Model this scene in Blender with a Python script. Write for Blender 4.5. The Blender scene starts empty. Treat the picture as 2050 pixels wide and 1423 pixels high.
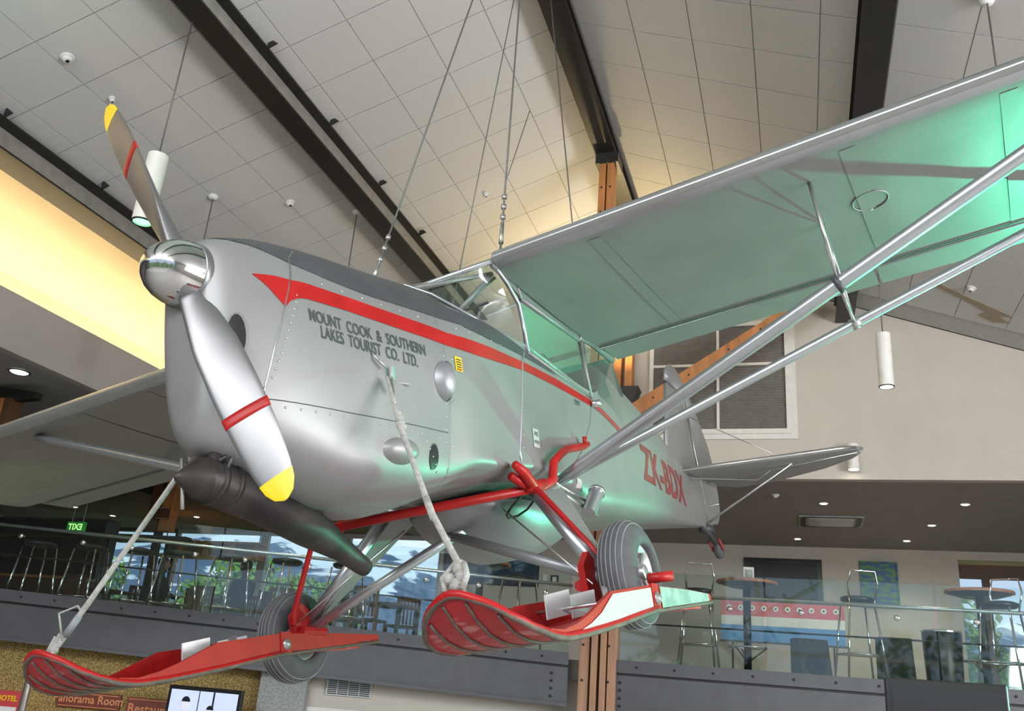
import bpy, bmesh, math, random
from mathutils import Vector, Matrix
random.seed(7)
SC = bpy.context.scene
COL = SC.collection
# ------------------------------------------------------------------ camera (eye at the origin, z = 0 is eye level)
RW = Matrix(((.29084574,-.95382707,.07498456),(.35418247,.03453088,-.9345386),(.88879893,.29836479,.34787199)))
cam = bpy.data.objects.new('camera', bpy.data.cameras.new('camera')); COL.objects.link(cam)
_r, _u, _b = RW[0], -RW[1], -RW[2]
cam.matrix_world = Matrix(((_r[0],_u[0],_b[0],0),(_r[1],_u[1],_b[1],0),(_r[2],_u[2],_b[2],0),(0,0,0,1)))
cam.data.sensor_width = 36; cam.data.lens = 1771.1/2050*36; cam.data.clip_start = .05; cam.data.clip_end = 2000
SC.camera = cam
# ------------------------------------------------------------------ world, daylight, exposure
wd = bpy.data.worlds.new('sky'); SC.world = wd; wd.use_nodes = True
_nt = wd.node_tree; _bg = _nt.nodes['Background']
_bg.inputs[0].default_value = (.62,.78,1,1); _bg.inputs[1].default_value = .7
SC.view_settings.view_transform = 'Standard'; SC.view_settings.look = 'None'
SC.view_settings.gamma = 1; SC.view_settings.use_curve_mapping = False
SC.view_settings.exposure = 0.55
FLOOR = -2.6
def lamp(name, kind, loc, energy, color=(1,1,1), target=None, size=None, sizey=None, spot=None, blend=.5, radius=.05):
    d = bpy.data.lights.new(name, kind); o = bpy.data.objects.new(name, d); COL.objects.link(o)
    o.location = loc; d.energy = energy; d.color = color
    if target is not None: o.rotation_euler = (Vector(target)-Vector(loc)).to_track_quat('-Z','Y').to_euler()
    if kind == 'AREA':
        d.shape = 'RECTANGLE'; d.size = size; d.size_y = sizey or size
    elif kind == 'SPOT':
        d.spot_size = math.radians(spot); d.spot_blend = blend; d.shadow_soft_size = radius
    elif kind == 'POINT': d.shadow_soft_size = radius
    return o
_s = lamp('sun', 'SUN', (0,-30,40), 1.7, (1,.95,.86), target=(22,6,0)); _s.data.angle = .01
# daylight entering through the glazed front of the hall behind the viewer
lamp('daylight_front', 'AREA', (-6.4,1.5,5.2), 1350, (.96,.97,1), target=(6,1.5,1.6), size=15, sizey=2.6)
lamp('fill_side', 'AREA', (4.0,-8.3,1.5), 1150, (.98,.98,1), target=(5.5,2,3.2), size=10, sizey=2.6)  # added fill light in front of the solid right wall, no window there

# ------------------------------------------------------------------ materials
MATS = {}
def mat(name, c=(.5,.5,.5), rough=.5, metal=0., var=.06, scale=12., bump=0., bscale=60., spec=.5, coat=0., emit=None, estr=0., stretch=(1,1,1), c2=None, detail=4., c2lo=.42, c2hi=.62):
    m = bpy.data.materials.new(name); m.use_nodes = True; MATS[name] = m
    nt = m.node_tree; b = nt.nodes['Principled BSDF']
    b.inputs['Roughness'].default_value = rough; b.inputs['Metallic'].default_value = metal
    b.inputs['Specular IOR Level'].default_value = spec; b.inputs['Coat Weight'].default_value = coat
    tc = nt.nodes.new('ShaderNodeTexCoord'); mp = nt.nodes.new('ShaderNodeMapping'); mp.inputs['Scale'].default_value = stretch
    nt.links.new(tc.outputs['Object'], mp.inputs[0])
    n = nt.nodes.new('ShaderNodeTexNoise'); n.inputs['Scale'].default_value = scale; n.inputs['Detail'].default_value = detail
    nt.links.new(mp.outputs[0], n.inputs['Vector'])
    cr = nt.nodes.new('ShaderNodeValToRGB'); nt.links.new(n.outputs[0], cr.inputs[0])
    if c2 is None:
        lo = [max(0,x*(1-var)) for x in c]; hi = [min(1,x*(1+var)) for x in c]; p0, p1 = .3, .7
    else: lo, hi, p0, p1 = c, c2, c2lo, c2hi
    cr.color_ramp.elements[0].position = p0; cr.color_ramp.elements[1].position = p1
    cr.color_ramp.elements[0].color = (*lo,1); cr.color_ramp.elements[1].color = (*hi,1)
    nt.links.new(cr.outputs[0], b.inputs['Base Color'])
    if bump:
        n2 = nt.nodes.new('ShaderNodeTexNoise'); n2.inputs['Scale'].default_value = bscale; n2.inputs['Detail'].default_value = 3
        nt.links.new(mp.outputs[0], n2.inputs['Vector'])
        bp = nt.nodes.new('ShaderNodeBump'); bp.inputs['Strength'].default_value = bump; bp.inputs['Distance'].default_value = .01
        nt.links.new(n2.outputs[0], bp.inputs['Height']); nt.links.new(bp.outputs[0], b.inputs['Normal'])
    if emit: b.inputs['Emission Color'].default_value = (*emit,1); b.inputs['Emission Strength'].default_value = estr
    return m
def glassmat(name, tint=(.9,.96,.94), refl=.10, rough=.02):
    m = bpy.data.materials.new(name); m.use_nodes = True; MATS[name] = m; nt = m.node_tree
    for n in list(nt.nodes): nt.nodes.remove(n)
    out = nt.nodes.new('ShaderNodeOutputMaterial'); mx = nt.nodes.new('ShaderNodeMixShader')
    tr = nt.nodes.new('ShaderNodeBsdfTransparent'); gl = nt.nodes.new('ShaderNodeBsdfGlossy')
    fw = nt.nodes.new('ShaderNodeLayerWeight'); fw.inputs[0].default_value = .5; pw_ = nt.nodes.new('ShaderNodeMath'); pw_.operation = 'POWER'; pw_.inputs[1].default_value = 4
    fr = nt.nodes.new('ShaderNodeMath'); fr.operation = 'MULTIPLY_ADD'; fr.inputs[1].default_value = .7; fr.inputs[2].default_value = .045
    nt.links.new(fw.outputs['Facing'], pw_.inputs[0]); nt.links.new(pw_.outputs[0], fr.inputs[0])
    ad = nt.nodes.new('ShaderNodeMath'); ad.operation = 'ADD'; ad.use_clamp = True; ad.inputs[1].default_value = refl
    ns = nt.nodes.new('ShaderNodeTexNoise'); ns.inputs['Scale'].default_value = 3
    mr = nt.nodes.new('ShaderNodeMapRange'); mr.inputs[3].default_value = rough; mr.inputs[4].default_value = rough+.02
    nt.links.new(ns.outputs[0], mr.inputs[0]); nt.links.new(mr.outputs[0], gl.inputs['Roughness'])
    tr.inputs[0].default_value = (*tint,1); gl.inputs[0].default_value = (.95,1,.98,1)
    nt.links.new(fr.outputs[0], ad.inputs[0]); nt.links.new(ad.outputs[0], mx.inputs[0])
    nt.links.new(tr.outputs[0], mx.inputs[1]); nt.links.new(gl.outputs[0], mx.inputs[2]); nt.links.new(mx.outputs[0], out.inputs[0])
    return m
mat('silver', (.25,.25,.25), .46, .38, .05, 5, coat=.05)
mat('silver_fabric', (.265,.272,.265), .46, .4, .06, 4, bump=.03, bscale=40)
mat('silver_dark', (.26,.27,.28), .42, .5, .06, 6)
mat('chrome', (.66,.66,.67), .08, 1, .02, 8)
mat('polished', (.24,.24,.245), .36, .75, .03, 8)
mat('strut_silver', (.46,.48,.51), .33, .85, .04, 10, coat=.3)
mat('red', (.36,.011,.011), .4, 0, .12, 8, coat=.05, spec=.3)
mat('red_worn', (.38,.012,.018), .4, 0, .1, 26, c2=(.5,.16,.16), c2lo=.56, c2hi=.66, bump=.3, bscale=50, stretch=(1,.35,1))
mat('dark_red', (.30,.045,.045), .45, 0, .1, 8)
mat('antiglare', (.055,.06,.065), .5, 0, .12, 6)
mat('text_grey', (.045,.055,.06), .5)
mat('text_red', (.22,.04,.04), .5)
mat('yellow', (.85,.58,.01), .35, 0, .05)
mat('exhaust', (.016,.014,.0135), .5, .3, .3, 7, c2=(.042,.033,.03), bump=.1)
mat('rubber', (.075,.078,.082), .75, 0, .15, 14, bump=.1)
mat('rubber_line', (.25,.26,.28), .8)
mat('rim_metal', (.5,.5,.5), .35, .8, .1)
mat('white_paint', (.46,.45,.43), .5, 0, .1, 5, c2=(.38,.38,.36), c2lo=.6, c2hi=.75)
mat('galvanised', (.30,.34,.34), .45, .6, .3, 16, c2=(.44,.48,.47))
mat('pale_plate', (.48,.50,.50), .35, .4, .06)
mat('sky_blue', (.25,.5,.72), .4)
mat('rope', (.36,.35,.33), .85, 0, .2, 40, bump=.5, bscale=120)
mat('tape', (.22,.23,.25), .5)
mat('edge_wood', (.11,.085,.07), .7, 0, .3, 20)
mat('cable', (.16,.155,.15), .5, .5)
mat('bright_metal', (.6,.6,.6), .25, .9)
mat('black_steel', (.022,.021,.020), .42, .2, .2, 9)
mat('grey_steel', (.105,.108,.122), .45, .25, .08, 6, coat=.1)
mat('beam_web_lit', (.30,.285,.26), .5, .1, .15, 7)  # lighter than the flanges: the light on the web is put into its colour
mat('tile', (.62,.615,.605), .85, 0, .03, 60, bump=.05, bscale=200)
mat('grid', (.50,.495,.485), .8)
mat('wall_cream', (.53,.49,.43), .8, 0, .03, 3)
mat('wall_grey', (.40,.38,.355), .8, 0, .04, 3)
mat('soffit', (.30,.29,.29), .75, 0, .05, 3)
mat('soffit_dark', (.27,.25,.24), .75, 0, .06, 3)
mat('gold_paint', (.78,.66,.43), .8, 0, .03, 3)
mat('frame_white', (.68,.66,.61), .5)
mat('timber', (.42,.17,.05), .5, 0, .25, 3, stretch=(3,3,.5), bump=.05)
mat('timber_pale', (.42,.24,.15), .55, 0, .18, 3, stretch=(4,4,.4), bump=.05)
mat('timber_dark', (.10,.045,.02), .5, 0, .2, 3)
mat('cabinet_wood', (.5,.22,.06), .45, 0, .2, 4, stretch=(1,4,1))
mat('table_wood', (.38,.13,.05), .35, 0, .2, 5, stretch=(1,5,1), coat=.3)
mat('blind', (.20,.185,.165), .7, 0, .1, 9)
mat('white_plastic', (.72,.72,.70), .4)
mat('black_plastic', (.012,.012,.013), .35)
mat('dark_screen', (.006,.007,.009), .45, 0, .3, 2)
mat('lamp_white', (.75,.74,.70), .4)
mat('lamp_glow', (1,1,1), .5, emit=(1,.93,.8), estr=6)
mat('green_glow', (.2,.8,.4), .4, emit=(.25,1,.5), estr=2)
mat('pale_glow', (.7,.95,.85), .4, emit=(.75,1,.9), estr=1.4)
mat('exit_green', (.01,.08,.015), .4, emit=(.02,.25,.03), estr=.4)
mat('exit_letter', (.8,1,.8), .4, emit=(.6,1,.3), estr=.8)
mat('ceiling_brown', (.15,.085,.06), .75, 0, .06, 3)
mat('stone_gold', (.16,.10,.03), .7, 0, .3, 90, c2=(.55,.40,.13), c2lo=.45, c2hi=.62, bump=.8, bscale=110)
mat('stone_grey', (.33,.34,.34), .7, 0, .2, 60, c2=(.22,.23,.235), bump=.3, bscale=110)
mat('sign_brown', (.16,.035,.02), .45, 0, .2, 6)
mat('sign_gold', (.62,.24,.10), .5)
mat('carpet', (.28,.26,.24), .95, 0, .1, 20)
mat('floor_pale', (.42,.40,.37), .5, 0, .08, 2)
mat('cloth_black', (.012,.012,.014), .9, 0, .3, 10)
mat('cloth_navy', (.02,.022,.035), .9)
mat('skin', (.42,.26,.19), .6)
mat('hair', (.02,.017,.015), .7)
mat('mountain', (.07,.115,.20), .9, 0, .2, .07, c2=(.70,.76,.84), c2lo=.52, c2hi=.57, detail=9, stretch=(1,1,2.2))
mat('hill', (.035,.075,.055), .95, 0, .3, .3, c2=(.08,.13,.10), detail=8)
mat('grass', (.12,.2,.06), .95, 0, .3, .5)
mat('leaf', (.14,.27,.045), .7, 0, .35, 3)
mat('bark', (.1,.07,.05), .9)
mat('mural', (.01,.025,.07), .4, 0, .3, 1.6, c2=(.16,.19,.22), c2lo=.5, c2hi=.75, detail=8)
mat('painting_mix', (.03,.10,.26), .4, 0, .3, 5, c2=(.08,.25,.08), c2lo=.45, c2hi=.55, detail=6, stretch=(1,1,3))
mat('banner_red', (.55,.06,.07), .35, coat=.4); mat('banner_white', (.66,.64,.58), .4); mat('banner_blue', (.05,.22,.50), .35, coat=.3)
mat('screen_pale', (.3,.34,.5), .3, emit=(.42,.48,.72), estr=.75); mat('screen_dark', (.02,.02,.03), .3); mat('screen_face', (.5,.5,.55), .3, emit=(.6,.6,.66), estr=.5)
mat('stain', (.36,.30,.22), .85)
glassmat('glass', (.88,.95,.93), .01); glassmat('window_glass', (.95,.98,.99), .02); glassmat('perspex', (.86,.93,.91), .06, .04); glassmat('door_perspex', (.72,.90,.86), .10, .05)
_m = MATS['mountain'].node_tree; _n = [x for x in _m.nodes if x.type=='TEX_NOISE'][0]; _cr = [x for x in _m.nodes if x.type=='VALTORGB'][0]
_tc = [x for x in _m.nodes if x.type=='TEX_COORD'][0]; _sx = _m.nodes.new('ShaderNodeSeparateXYZ'); _ma = _m.nodes.new('ShaderNodeMath'); _ma.operation='MULTIPLY_ADD'; _ma.inputs[1].default_value = .009; _mb = _m.nodes.new('ShaderNodeMath'); _mb.operation='SUBTRACT'; _mb.inputs[1].default_value = .25
_m.links.new(_tc.outputs['Object'], _sx.inputs[0]); _m.links.new(_sx.outputs[2], _ma.inputs[0]); _m.links.new(_n.outputs[0], _ma.inputs[2]); _m.links.new(_ma.outputs[0], _mb.inputs[0]); _m.links.new(_mb.outputs[0], _cr.inputs[0])   # snow gathers higher up
def M(n): return MATS[n]

# ------------------------------------------------------------------ mesh helpers
class MB:
    def __init__(s, tf=None): s.v=[]; s.f=[]; s.tf=tf
    def add(s, vs, fs):
        o=len(s.v); s.v+=[tuple(v) for v in vs]; s.f+=[tuple(i+o for i in f) for f in fs]; return s
    def box(s, lo, hi):
        (a,b,c),(d,e,g)=lo,hi
        return s.add([(a,b,c),(d,b,c),(d,e,c),(a,e,c),(a,b,g),(d,b,g),(d,e,g),(a,e,g)],[(0,3,2,1),(4,5,6,7),(0,1,5,4),(1,2,6,5),(2,3,7,6),(3,0,4,7)])
    def bar(s, p, q, w, h, up=(0,0,1)):
        p,q=Vector(p),Vector(q); d=(q-p).normalized(); u=Vector(up); x=d.cross(u)
        if x.length<1e-4: x=d.cross(Vector((1,0,0)))
        x.normalize(); u=x.cross(d); x*=w/2; u*=h/2
        return s.add([p-x-u,p+x-u,p+x+u,p-x+u,q-x-u,q+x-u,q+x+u,q-x+u],[(0,3,2,1),(4,5,6,7),(0,1,5,4),(1,2,6,5),(2,3,7,6),(3,0,4,7)])
    def tube(s, pts, r, n=10, cap=True, flat=1., up=None):
        pts=[Vector(p) for p in pts]; rs=r if isinstance(r,(list,tuple)) else [r]*len(pts)
        vs=[]; fs=[]; prev=None
        for i,p in enumerate(pts):
            d=(pts[min(i+1,len(pts)-1)]-pts[max(i-1,0)]).normalized()
            if prev is None:
                a=Vector(up) if up else (Vector((0,0,1)) if abs(d.z)<.9 else Vector((1,0,0)))
            else: a=prev
            u=(a-d*a.dot(d)).normalized(); w=d.cross(u); prev=u
            for k in range(n):
                t=2*math.pi*k/n; vs.append(p+u*rs[i]*math.cos(t)+w*rs[i]*flat*math.sin(t))
        for i in range(len(pts)-1):
            for k in range(n): fs.append((i*n+k,i*n+(k+1)%n,(i+1)*n+(k+1)%n,(i+1)*n+k))
        if cap: fs.append(tuple(range(n-1,-1,-1))); fs.append(tuple((len(pts)-1)*n+k for k in range(n)))
        return s.add(vs,fs)
    def loft(s, rings, cap=True, closed=True):
        n=len(rings[0]); vs=[p for r in rings for p in r]; fs=[]
        for i in range(len(rings)-1):
            for k in range(n if closed else n-1): fs.append((i*n+k,i*n+(k+1)%n,(i+1)*n+(k+1)%n,(i+1)*n+k))
        if cap and closed: fs.append(tuple(range(n-1,-1,-1))); fs.append(tuple((len(rings)-1)*n+k for k in range(n)))
        return s.add(vs,fs)
    def lathe(s, prof, c, axis, n=24, cap=True):           # prof: (distance along axis, radius)
        c=Vector(c); a=Vector(axis).normalized(); u=a.orthogonal().normalized(); w=a.cross(u); rings=[]
        for t,r in prof: rings.append([c+a*t+u*max(r,1e-4)*math.cos(2*math.pi*k/n)+w*max(r,1e-4)*math.sin(2*math.pi*k/n) for k in range(n)])
        return s.loft(rings,cap)
    def cyl(s, c, r, h, n=16): return s.lathe([(0,r),(h,r)],c,(0,0,1),n)
    def prism(s, poly, ext):                     # poly: 3-D points, ext: vector
        n=len(poly); e=Vector(ext); b=[Vector(p)+e for p in poly]
        return s.add(list(poly)+b,[tuple(range(n-1,-1,-1)),tuple(range(n,2*n))]+[(i,(i+1)%n,n+(i+1)%n,n+i) for i in range(n)])
    def ball(s, c, r, n=10, sq=(1,1,1)):
        rings=[]
        for i in range(n+1):
            t=math.pi*i/n; rr=max(math.sin(t),.002)
            rings.append([(c[0]+r*sq[0]*rr*math.cos(2*math.pi*k/(n*2)),c[1]+r*sq[1]*rr*math.sin(2*math.pi*k/(n*2)),c[2]+r*sq[2]*math.cos(t)) for k in range(n*2)])
        return s.loft(rings)
    def mesh(s, name, m=None, smooth=False):
        me=bpy.data.meshes.new(name); vs=s.v if s.tf is None else [s.tf(v) for v in s.v]
        me.from_pydata([tuple(v) for v in vs],[],s.f); me.update()
        bm=bmesh.new(); bm.from_mesh(me); bmesh.ops.recalc_face_normals(bm,faces=bm.faces); bm.to_mesh(me); bm.free()
        if m: me.materials.append(M(m) if isinstance(m,str) else m)
        if smooth:
            me.polygons.foreach_set('use_smooth',[True]*len(me.polygons))
            if smooth=='auto': me.set_sharp_from_angle(angle=math.radians(48))
        return me
    def build(s, name, m, parent=None, smooth=False, bevel=0., **kw):
        o=bpy.data.objects.new(name,s.mesh(name,m,smooth)); COL.objects.link(o)
        if parent is not None: o.parent=parent
        if bevel:
            b=o.modifiers.new('bevel','BEVEL'); b.width=bevel; b.segments=2; b.limit_method='ANGLE'
        return tag(o,**kw)
def tag(o, label=None, cat=None, group=None, kind=None):
    if label: o['label']=label
    if cat: o['category']=cat
    if group: o['group']=group
    if kind: o['kind']=kind
    return o
def empty(name, loc=(0,0,0), rz=0, **kw):
    o=bpy.data.objects.new(name,None); COL.objects.link(o); o.location=loc; o.rotation_euler=(0,0,rz); o.empty_display_size=.1
    return tag(o,**kw)
def copy_tree(o, parent=None):
    c=o.copy(); COL.objects.link(c); c.parent=parent
    for ch in list(o.children): copy_tree(ch,c)
    return c
def inst(name, me, loc, parent=None, rot=(0,0,0), **kw):
    o=bpy.data.objects.new(name,me); COL.objects.link(o); o.location=loc; o.rotation_euler=rot
    if parent is not None: o.parent=parent
    return tag(o,**kw)
def text_geo(txt, size, offset=0., spacing=1., align='LEFT'):
    cu=bpy.data.curves.new('t','FONT'); cu.body=txt; cu.size=size; cu.offset=offset; cu.space_character=spacing; cu.align_x=align; cu.resolution_u=3; cu.fill_mode='BOTH'
    ob=bpy.data.objects.new('t',cu); COL.objects.link(ob)
    dg=bpy.context.evaluated_depsgraph_get(); me=bpy.data.meshes.new_from_object(ob.evaluated_get(dg))
    vs=[tuple(v.co) for v in me.vertices]; fs=[tuple(p.vertices) for p in me.polygons]
    bpy.data.objects.remove(ob); bpy.data.curves.remove(cu); bpy.data.meshes.remove(me)
    return vs,fs
def lerp(a,b,t): return a+(b-a)*t
def vl(a,b,t): return tuple(lerp(x,y,t) for x,y in zip(a,b))
def interp(x, tab):
    if x<=tab[0][0]: return tab[0][1]
    for (a,b),(c,d) in zip(tab,tab[1:]):
        if x<=c: return b+(d-b)*(x-a)/(c-a)
    return tab[-1][1]

# ================================================================== ROOM
RY, RZ, T = 2.15, 6.75, math.tan(math.radians(20))
def roofz(y): return RZ - T*abs(y-RY)
XG, XB, ZC = 12.9, 18.8, 3.02          # gable wall, back wall, low ceiling
def struct(name, mb, m, **kw): return mb.build(name, m, kind='structure', **kw)
struct('floor', MB().box((-9,-9,FLOOR-.2),(9.6,19.5,FLOOR)), 'floor_pale')
struct('floor_gallery', MB().prism([(9.75,-8.5,.1),(9.75,2.2,.1),(7.55,11,.1),(7.0,19,.1),(19,19,.1),(19,-8.5,.1)],(0,0,.2)), 'carpet')
# roof with a grid of lay-in tiles
cl = MB()
for a,b in ((RY,7.62),(RY,-8.5)):
    z0,z1=roofz(a)+.012,roofz(b)+.012
    cl.prism([(-7,a,z0),(XG,a,z0),(XG,b,z1),(-7,b,z1)],(0,0,.12))
ceil = struct('ceiling', cl, 'grid')
TX,TS=.62,.64
tile_me={}
for sd in (1,-1):
    w,h=TX/2-.005,TS/2-.005
    m=MB(); ca,sa=math.cos(math.radians(20)),math.sin(math.radians(20))
    def tp(u,v,n): return (u, v*ca*sd-0, -v*sa)
    lo=[(u,v*ca*sd,-v*sa-.004) for u,v in ((-w,-h),(w,-h),(w,h),(-w,h))]
    m.prism(lo,(0,0,.02)); tile_me[sd]=m.mesh('tile','tile')
nX=15
for sd,n in ((1,9),(-1,10)):
    for k in range(n):
        y=RY+sd*(.12+(k+.5)*TS*math.cos(math.radians(20)))
        for i in range(nX):
            x=3.67+TX*(i+.5)
            if x>XG-.3: continue
            if sd==1 and y>7.4: continue
            inst('tile',tile_me[sd],(x,y,roofz(y)),ceil)
# steel beams running the length of the hall
def ibeam(name, y, zbot, x0, x1, depth, fw, label, cleats):
    e=empty(name,(x0,y,zbot),label=label,cat='beam')
    L=x1-x0
    MB().box((0,-fw/2,0),(L,fw/2,.022)).build('flange','black_steel',e)
    MB().box((0,-fw/2,depth-.022),(L,fw/2,depth)).build('flange','black_steel',e)
    MB().box((0,-.011,.022),(L,.011,depth-.022)).build('web','beam_web_lit',e)
    for c in cleats:
        MB().prism([(c-x0,-fw/2,depth-.03),(c-x0,-fw/2-.11,depth+.02),(c-x0,-fw/2,depth+.1)],(.012,0,0)).build('cleat','black_steel',e)
    return e
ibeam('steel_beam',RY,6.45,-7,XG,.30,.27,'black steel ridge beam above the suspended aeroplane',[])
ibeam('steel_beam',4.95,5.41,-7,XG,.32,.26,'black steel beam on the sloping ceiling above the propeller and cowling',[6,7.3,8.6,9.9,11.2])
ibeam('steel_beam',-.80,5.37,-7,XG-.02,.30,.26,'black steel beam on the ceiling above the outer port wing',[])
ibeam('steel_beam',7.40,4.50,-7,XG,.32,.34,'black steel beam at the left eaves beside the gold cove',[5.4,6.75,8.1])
# gable wall with opening strip under the roof
def wallprism(name,pts,ext,m,**kw): return struct(name,MB().prism(pts,ext),m,**kw)
wallprism('wall_gable',[(XG,8.3,ZC),(XG,-8.5,ZC),(XG,-8.5,roofz(-8.5)),(XG,RY,roofz(RY)),(XG,8.3,roofz(8.3))],(.15,0,0),'wall_cream')
# gable window with pleated blinds
w=struct('window_1',MB().box((XG-.05,0,3.68),(XG,2.06,3.75)).box((XG-.05,0,5.38),(XG,2.06,5.45)).box((XG-.05,0,3.75),(XG,.06,5.38)).box((XG-.05,2.0,3.75),(XG,2.06,5.38)),'frame_white')
MB().box((XG-.045,1.01,3.75),(XG-.012,1.05,5.38)).build('mullion','frame_white',w)
MB().box((XG-.044,.06,4.74),(XG-.013,2.0,4.78)).build('transom','frame_white',w)
n=40
for k in range(n):
    z=3.75+1.63*k/n; MB().prism([(XG-.004,.06,z),(XG-.026,.06,z+.02),(XG-.004,.06,z+.0405)],(0,1.94,0)).build('blind_slat','blind',w)
wallprism('trim_1',[(XG-.03,-.09,3.60),(XG-.03,2.14,3.60),(XG-.03,2.14,3.68),(XG-.03,-.09,3.68)],(.03,0,0),'frame_white')
wallprism('trim_2',[(XG-.03,-.09,3.68),(XG-.03,0,3.68),(XG-.03,0,5.5),(XG-.03,-.09,5.5)],(.03,0,0),'frame_white')
# low ceilings
struct('ceiling_bar',MB().box((XG+.15,-8.5,ZC),(XB,8.3,ZC+.15)),'soffit_dark')
struct('ceiling_left',MB().box((-7,8.3,ZC),(11.5,19,ZC+.15)),'soffit')
struct('ceiling_gallery',MB().box((11.5,8.3,ZC),(XB,19,ZC+.15)),'ceiling_brown')
struct('wall_fascia',MB().box((-7,8.18,ZC-.0),(XG,8.3,3.66)),'wall_grey')
struct('ceiling_cove',MB().prism([(-7,7.6,4.79),(XG,7.6,4.79),(XG,9.1,4.24),(-7,9.1,4.24)],(0,0,.1)).box((-7,9.1,3.2),(XG,9.2,4.34)).box((-7,8.3,3.17),(XG,9.1,3.3)),'gold_paint')
wallprism('wall_end',[(XG,8.3,3.17),(XG,9.2,3.17),(XG,9.2,4.4),(XG,8.3,4.7)],(.12,0,0),'gold_paint')
cs=empty('cove_strip_light',(0,8.62,3.32),label='long strip lamp hidden in the gold cove on the left',cat='lamp')
MB().box((2,-.03,0),(12.6,.03,.05)).build('tube_lamp','lamp_glow',cs); MB().box((1.9,-.06,-.02),(12.7,.06,0)).build('tray','white_plastic',cs)
lamp('cove_light','AREA',(7,8.62,3.42),62,(1,.80,.48),target=(7,8.66,4.6),size=10.5,sizey=.12)
# outer walls
struct('wall_right',MB().box((-9,-9,FLOOR),(19,-8.5,7)),'wall_cream')
struct('wall_left',MB().box((-9,19,FLOOR),(19,19.5,3.4)),'wall_grey')
# glazed front of the hall behind the viewer
wf=struct('window_2',MB().box((-7.1,-8.5,FLOOR),(-7,8.3,FLOOR+.3)).box((-7.1,-8.5,4.6),(-7,8.3,7)),'frame_white')
for k in range(8): MB().box((-7.09,-8.5+2.38*k,FLOOR+.3),(-7.01,-8.38+2.38*k,4.6)).build('mullion','frame_white',wf)
MB().box((-7.08,-8.4,1.3),(-7.02,8.3,1.4)).build('transom','frame_white',wf)
struct('wall_front',MB().box((-7.1,8.3,FLOOR),(-7,19,3.2)),'wall_grey')
# back wall: windows on the left, solid in the middle, opening on the right
struct('wall_back',MB().box((XB,-2.93,.3),(XB+.2,7.6,ZC)).box((XB,-4.9,2.86),(XB+.2,-2.93,ZC)).box((XB,-8.5,.3),(XB+.2,-4.9,ZC)),'wall_cream')
wy=[7.6,9.95,12.15,14.72,17.0,19.0]
for k in range(5):
    a,b=wy[k],wy[k+1]; t=.05 if k!=2 else .05
    o=struct('window_%d'%(3+k),MB().box((XB,a,.3),(XB+.1,b,.38)).box((XB,a,2.93),(XB+.1,b,ZC)).box((XB,a,.38),(XB+.1,a+(.16 if k==2 else .06),2.93)).box((XB,b-.05,.38),(XB+.1,b,2.93)),'black_plastic' if k in (3,) else 'wall_grey')
    MB().box((XB+.04,a+.06,.38),(XB+.055,b-.05,2.93)).build('pane','window_glass',o)
o=struct('window_8',MB().box((XB+.6,-4.9,.3),(XB+.7,-2.5,.4)).box((XB+.6,-4.9,2.6),(XB+.7,-2.5,ZC)).box((XB+.6,-3.55,.4),(XB+.7,-3.42,2.6)),'timber_dark')
MB().box((XB+.64,-4.9,.4),(XB+.655,-2.5,2.6)).build('pane','window_glass',o)
struct('trim_3',MB().box((XB+.2,-4.9,2.86),(XB+.6,-2.5,ZC)).box((XB+.2,-2.6,.3),(XB+.6,-2.5,2.86)).box((XB+.2,-5,.3),(XB+.7,-4.9,2.86)),'gold_paint')

# ---- front edge of the gallery: long steel floor beams, one each side of the timber column
def gl(y): return (9.6-.258*(y-2.25), y, .36+.0345*(y-2.25))       # line of the left beam (top of its strip)
def floorbeam(p,q,label,nb,off):
    p,q=Vector(p),Vector(q); d=(q-p); L=d.length; d.normalize(); nrm=Vector((d.y,-d.x,0)).normalized()
    if nrm.x>0: nrm=-nrm
    e=empty('floor_beam',p,label=label,cat='beam')
    def sl(z0,z1,t0,t1): # slab along beam, z range below top line, depth from face
        m=MB(); a=[nrm*t1+Vector((0,0,z0)),nrm*t0+Vector((0,0,z0)),nrm*t0+Vector((0,0,z1)),nrm*t1+Vector((0,0,z1))]
        return m.prism([tuple(v) for v in a],d*L)
    sl(-.125,0,-.1,.02).build('upper_strip','grey_steel',e)
    sl(-.15,-.125,-.1,-.005).build('joint','black_steel',e)
    sl(-.50,-.15,-.1,.01).build('web','grey_steel',e)
    sl(-.53,-.50,-.1,.075).build('lower_flange','grey_steel',e)
    me=MB().lathe([(0,.013),(.008,.013),(.012,.009)],(0,0,0),nrm,8).mesh('bolt','black_steel')
    for k in range(nb):
        c=d*(off+.385*k)+nrm*.02+Vector((0,0,-.062)); inst('bolt',me,c,e)
    return e,d,nrm
LB=gl(11.2); RB=gl(2.32)
e,d,nr=floorbeam(RB,LB,'long grey steel floor beam under the gallery on the left of the timber column',23,.28)
me=MB().lathe([(0,.016),(.015,.012)],(0,0,0),nr,8).mesh('bolt','black_steel')
for k in range(4): inst('bolt',me,Vector(d)*.17+nr*.01+Vector((0,0,-.22-.075*k)),e)
e,d,nr=floorbeam((9.6,1.90,.325),(9.6,-6,.285),'grey steel floor beam under the gallery on the right of the timber column',16,.3)
me=MB().lathe([(0,.016),(.015,.012)],(0,0,0),nr,8).mesh('bolt','black_steel')
for k in range(4): inst('bolt',me,Vector(d)*.13+nr*.01+Vector((0,0,-.22-.075*k)),e)
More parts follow.
